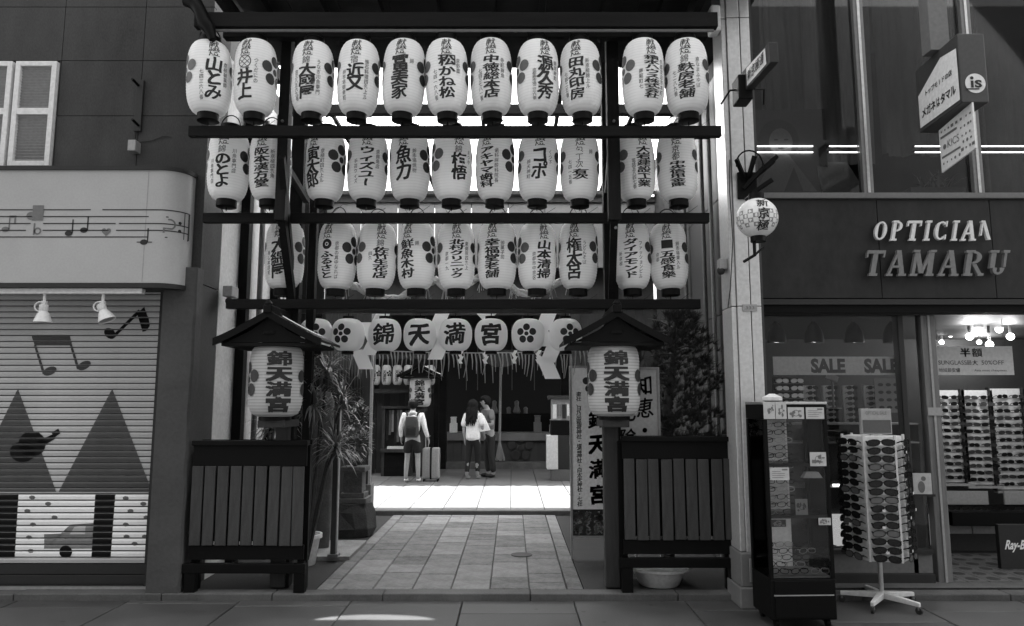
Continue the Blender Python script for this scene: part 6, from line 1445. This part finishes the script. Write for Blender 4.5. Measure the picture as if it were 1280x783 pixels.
# ================================================================== PEOPLE
def skin(name, chains, mat, parent, sub=2, root=0):
    pts = []; rad = []; ed = []
    def idx(p):
        for i, q in enumerate(pts):
            if (q-Vector(p[:3])).length < 1e-4: return i
        pts.append(Vector(p[:3])); rad.append(p[3:] if len(p) > 4 else (p[3], p[3])); return len(pts)-1
    for ch in chains:
        ids = [idx(p) for p in ch]
        for a, b in zip(ids, ids[1:]): ed.append((a, b))
    me = bpy.data.meshes.new(name); me.from_pydata([tuple(p) for p in pts], ed, []); me.materials.append(mat)
    o = inst(name, me, parent); mo = o.modifiers.new('skin', 'SKIN'); mo.use_smooth_shade = True
    for i, r in enumerate(rad):
        me.skin_vertices[0].data[i].radius = r; me.skin_vertices[0].data[i].use_root = (i == root)
    s_ = o.modifiers.new('sub', 'SUBSURF'); s_.levels = sub; s_.render_levels = sub
    return o
def human(lab, loc, rz, scale, arms, feet, lean=0, female=False, headturn=(0,0)):
    """1.7 m figure facing -Y; arms = ((elbow, wrist), (elbow, wrist)); feet = two (x, y) ground points"""
    t = thing('person', lab, 'person', loc, rz); t.scale = (scale,)*3
    L = lambda z: -lean*max(0, z-.9)          # forward lean of the upper body
    hip = .95; sh = 1.40; hw = .09; sw_ = .185 if not female else .165
    head = Vector((headturn[0], L(1.58)+headturn[1], 1.575)); J = {}
    chains = [[(0,L(hip),hip,.125,.095), (0,L(1.1),1.12,.115,.085), (0,L(1.3),1.3,.15,.095), (0,L(1.42),1.42,.07,.06), (0,L(1.48),1.47,.05,.052), (head.x*.7, head.y*.8+L(1.5)*.2, 1.51,.06,.065), (head.x, head.y, 1.575,.075,.09), (head.x, head.y+.005, 1.64,.066,.08)]]
    for s_, (fx, fy) in zip((-1, 1), feet):
        kn = Vector(((s_*hw+fx)/2+.0, fy*.5-.03, .5))
        chains.append([(0,L(hip),hip,.125,.095), (s_*hw, 0, .88,.085,.088), (kn.x, kn.y, kn.z,.055,.058), ((kn.x+fx)/2, (kn.y+fy)/2+.02, .33,.052,.056), (fx, fy+.03, .09,.035,.038), (fx, fy-.06, .035,.036,.026), (fx+.01*s_, fy-.15, .025,.036,.02)])
        J[s_] = (kn, Vector((fx, fy, .09)))
    for s_, (el, wr_) in zip((-1, 1), arms):
        sp_ = (s_*sw_, L(1.38), 1.385,.05,.05); el = Vector(el); wr_ = Vector(wr_); d = (wr_-el).normalized(); side = Vector((s_, 0, 0))
        chains.append([(0,L(1.3),1.3,.15,.095), sp_, (*el,.038,.038), (*el.lerp(wr_,.4),.035,.035), (*wr_,.023,.025), (*(wr_+d*.05),.036,.018)])
        for k in range(4):    # fingers: own short chains from the palm, slightly curled
            o_ = Vector((0, (k-1.5)*.019, 0)); b_ = wr_+d*.085+o_; l = (.055, .068, .062, .048)[k]
            chains.append([(*(wr_+d*.05),.036,.018), (*b_,.0095,.0095), (*(b_+d*l*.6-side*.006),.0085,.0085), (*(b_+d*l-side*.022),.0075,.0075)])
        chains.append([(*(wr_+d*.05),.036,.018), (*(wr_+d*.045+Vector((0,-.042,0))),.011,.011), (*(wr_+d*.08+Vector((0,-.055,0))),.009,.009)])
    body = skin('body', chains, M_skin, t, 2)
    # face: nose, ears
    m = MB(); h = head+Vector((0,0,.02))
    m.add([h+Vector((0,-.085,.02)), h+Vector((-.014,-.082,-.025)), h+Vector((.014,-.082,-.025)), h+Vector((0,-.108,-.022))], [(0,1,3),(0,3,2),(1,2,3),(0,2,1)])
    m.build('nose', M_skin, t, local=True, smooth=60)
    for s_ in (-1, 1):
        MB().ball(h+Vector((s_*.077,.01,.0)), .02, 8, 6, (.45,1,1.5)).build('ear', M_skin, t, local=True, smooth=60)
        MB().ball(h+Vector((s_*.03,-.083,.018)), .011, 8, 6, (1,.5,.6)).build('eye', M_blk, t, local=True)
    MB().ball(h+Vector((0,-.085,-.05)), .02, 8, 5, (1,.3,.25)).build('mouth', flat('lip', .15), t, local=True)
    return t, head, L, J, sw_
def hair_cap(t, head, r=.092, drop=.0, thick=1.0):
    m = MB(); m.ball((head.x, head.y+.022, head.z+.05), r*1.14, 20, 12, (1,1.15,1.05))
    for v in m.v:
        q = v-Vector((head.x, head.y, head.z)); 
        if q.y < -.03 and q.z < .055: v.y = head.y-.03+(.02 if q.z < 0 else 0)
        if q.z < -.06-drop: v.z = head.z-.06-drop
        v += Vector((math.sin(q.x*90+q.z*40), math.cos(q.z*80), math.sin(q.y*90)))*.003
    return m.build('hair', M_hair, t, local=True, smooth=70)
def gpos(px, py): g = G(px, py, ZC); return (g.x, g.y, ZC)
# traveller with the backpack, seen from behind
gp = gpos(515, 603); k1 = 1.53/1.7
arms = (((-.24,.02,1.12), (-.26,-.05,.88)), ((.26,-.02,1.12), (.33,-.08,.90)))
t, hd, Lf, J, sw_ = human('traveller seen from behind in a white hoodie, dark shorts and backpack', gp, PI, k1, (((-.25,.02,1.12), (-.31,-.1,.9)), ((.25,.02,1.12), (.26,-.1,.9))), ((-.13,0),(.13,0)))
hair_cap(t, hd, .095)
skin('hooded_top', [[(0,0,.93,.165,.12),(0,0,1.1,.155,.115),(0,0,1.3,.185,.125),(0,.01,1.41,.12,.095),(0,.03,1.46,.075,.07)],
    [(0,0,1.3,.185,.125),(-.19,0,1.385,.075,.075),(-.25,.02,1.12,.058,.058),(-.305,-.09,.925,.042,.042)],[(0,0,1.3,.185,.125),(.19,0,1.385,.075,.075),(.25,.02,1.12,.058,.058),(.26,-.09,.925,.042,.042)]], M_shirt, t)
skin('hood', [[(-.07,.05,1.45,.045),(0,.10,1.43,.06),(.07,.05,1.45,.045)]], M_shirt, t)
skin('shorts', [[(0,0,.96,.15,.115),(0,0,.9,.155,.12),(-.09,-.0,.82,.10,.11),(-.115,-.02,.58,.095,.1)],[(0,0,.9,.155,.12),(.09,0,.82,.10,.11),(.115,-.02,.58,.095,.1)]], M_black_cloth, t)
m = MB()
for s_, (fx, fy) in zip((-1, 1), ((-.13,0),(.13,0))): m.ball((fx, -.05, .045), .05, 12, 8, (.95,2.3,.9))
m.build('shoe', M_white, t, local=True, smooth=60)
bkp = thing('backpack', 'dark backpack worn by the traveller in the white hoodie', 'backpack', gp, PI); bkp.scale = (k1,)*3
m = MB(); rgs = [(.05,.02,1.40),(.12,.06,1.36),(.145,.08,1.25),(.155,.09,1.1),(.15,.09,.98),(.12,.07,.93)]
vs = []; n = 16
for a_, b_, z in rgs:
    for j in range(n):
        an = 2*PI*j/n; cx_ = abs(math.cos(an))**.6*(1 if math.cos(an) > 0 else -1); sy_ = abs(math.sin(an))**.6*(1 if math.sin(an) > 0 else -1); vs.append((a_*cx_, .20+b_*sy_, z))
fs = [(i*n+j, i*n+(j+1) % n, (i+1)*n+(j+1) % n, (i+1)*n+j) for i in range(len(rgs)-1) for j in range(n)]+[tuple(range(n))[::-1], tuple((len(rgs)-1)*n+j for j in range(n))]
m.add(vs, fs); m.build('bag', M_bag, bkp, local=True, smooth=50, bev=.01)
MB().box(-.1,.1,.285,.32,.97,1.14).build('front_pocket', M_black_cloth, bkp, local=True, bev=.015)
for s_ in (-1, 1): MB().tube([(s_*.1,.14,1.38),(s_*.13,.06,1.455),(s_*.13,-.09,1.40),(s_*.14,-.14,1.25),(s_*.16,-.05,1.08),(s_*.14,.12,1.0)], .02, 6).build('strap', M_black_cloth, bkp, local=True, smooth=60)
# suitcase
g = gpos(538.5, 602); su = thing('suitcase', 'upright silver wheeled suitcase beside the traveller', 'suitcase', (g[0], g[1]+.05, ZC))
for i in range(2): MB().box(-.16+.165*i, -.005+.165*i, -.12, .12, .05, .63).build('shell', M_case, su, local=True, bev=.03)
MB().box(-.012, .016, -.124, .124, .045, .635).build('strap', M_blk, su, local=True)
for x in (-.13,.13):
    for y in (-.09,.09): MB().tube([(x-.012,y,.024),(x+.012,y,.024)], .024, 10).build('wheel', M_blk, su, local=True)
MB().tube([(-.07,.08,.62),(-.07,.08,.83),(-.03,.08,.85),(-.06,.08,.83)], .008, 6).tube([(-.12,.08,.62),(-.12,.08,.85),(-.07,.08,.85),(-.07,.08,.62)], .009, 6).build('handle', M_metal, su, local=True)
for i in range(6):
    MB().box(-.15+.05*i+(0 if i < 3 else .02), -.142+.05*i+(0 if i < 3 else .02), -.126, -.1201, .1, .58).build('rib', M_case, su, local=True)
# woman with long hair, seen from behind turned to the man
gp = gpos(591, 599); k2 = 1.47/1.65
t, hd, Lf, J, sw_ = human('woman with long dark wavy hair in a loose white shirt and dark trousers', gp, PI-.35, k2, (((-.22,.0,1.12), (-.2,-.16,.95)), ((.21,.04,1.1), (.2,0,.86))), ((-.10,-.05),(.10,.08)), female=True)
hair_cap(t, hd, .1, .02)
m = MB(); rr = random.Random(9)
for k in range(70):
    a = rr.uniform(-.1, PI+.1); x0 = hd.x+.085*math.cos(a); y0 = hd.y+.02+.085*math.sin(a); q = [Vector((x0*.8, y0*.8, hd.z+.06))]
    zz = hd.z+.03
    L_ = rr.uniform(.32, .46)
    for j in range(1, 8):
        u = j/7; q.append(Vector((x0*(1+.9*u*(1-.3*u))+.012*math.sin(9*u+k), y0+.05*math.sin(u*2.2)+.012*math.cos(8*u+k*2), zz-L_*u)))
    m.tube(q, [.016,.02,.02,.02,.018,.016,.012,.005], 5)
m.build('long_hair', M_hair, t, local=True, smooth=80)
skin('loose_shirt', [[(0,.01,.80,.185,.15),(0,0,.95,.18,.145),(0,0,1.15,.165,.125),(0,0,1.3,.17,.11),(0,.01,1.41,.11,.085)],
    [(0,0,1.3,.17,.11),(-.175,0,1.375,.08,.08),(-.22,.0,1.14,.085,.085)],[(0,0,1.3,.17,.11),(.175,0,1.375,.08,.08),(.215,.04,1.12,.085,.085)]], M_shirt, t)
skin('trousers', [[(0,0,.95,.13,.11),(0,0,.88,.14,.115),(-.09,0,.8,.085,.09),(-.095,-.05,.5,.065,.068),(-.10,-.03,.13,.05,.052)],[(0,0,.88,.14,.115),(.09,0,.8,.085,.09),(.1,.02,.5,.065,.068),(.10,.10,.13,.05,.052)]], M_black_cloth, t)
m = MB()
for fx, fy in ((-.10,-.05),(.10,.08)): m.ball((fx, fy-.05, .04), .045, 12, 8, (.9,2.3,.85))
m.build('shoe', M_lgrey, t, local=True, smooth=60)
# white shoulder bag
sb = thing('tote_bag', 'white cloth bag hanging from the long-haired woman\'s shoulder', 'bag', (gp[0]+.19, gp[1]-.02, ZC+.9))
m = MB(); m.hexa([(-.12,-.05,.0),(.16,-.05,.04),(.16,.05,.04),(-.12,.05,0)], [(-.14,-.02,.3),(.02,-.02,.34),(.02,.03,.34),(-.14,.03,.3)]); m.build('cloth', M_shirt, sb, local=True, bev=.02)
MB().tube([(-.1,0,.3),(-.09,0,.42),(-.03,0,.33)], .012, 6).build('strap', M_shirt, sb, local=True)
# man in grey t-shirt reading, head bowed, facing left
gp = gpos(612, 597); k3 = 1.6/1.7
t, hd, Lf, J, sw_ = human('man in a grey t-shirt and dark trousers looking down, beside the woman', gp, -1.15, k3, (((-.23,-.03,1.12), (-.1,-.26,1.12)), ((.23,-.03,1.12), (.12,-.26,1.1))), ((-.11,0),(.11,.03)), lean=.12, headturn=(0,-.04))
hair_cap(t, hd, .093)
skin('t_shirt', [[(0,0,.90,.155,.12),(0,-.02,1.1,.155,.12),(0,-.045,1.3,.18,.12),(0,-.055,1.41,.11,.085)],[(0,-.045,1.3,.18,.12),(-.19,-.055,1.38,.075,.075),(-.225,-.04,1.2,.065,.065)],[(0,-.045,1.3,.18,.12),(.19,-.055,1.38,.075,.075),(.225,-.04,1.2,.065,.065)]], M_shirt2, t)
skin('trousers', [[(0,0,.96,.14,.115),(0,0,.88,.145,.12),(-.09,0,.8,.09,.095),(-.10,-.03,.5,.075,.08),(-.11,.02,.1,.065,.068)],[(0,0,.88,.145,.12),(.09,0,.8,.09,.095),(.1,-.01,.5,.075,.08),(.11,.05,.1,.065,.068)]], flat('dark_denim', .03, .9), t)
m = MB()
for fx, fy in ((-.11,0),(.11,.03)): m.ball((fx, fy-.06, .045), .048, 12, 8, (.95,2.4,.85))
m.build('shoe', M_dgrey, t, local=True, smooth=60)
gl = MB()
h = hd+Vector((0,0,.02))
for s_ in (-1, 1): gl.lathe((0,0,0), [(.001,0),(.001,0)], 3) if False else gl.tube([h+Vector((s_*.033+.024*math.cos(a), -.094, .018+.018*math.sin(a))) for a in [2*PI*k/10 for k in range(11)]], .003, 5); gl.tube([h+Vector((s_*.057,-.094,.022)), h+Vector((s_*.08,.0,.022))], .003, 5)
gl.build('spectacles', M_blk, t, local=True)
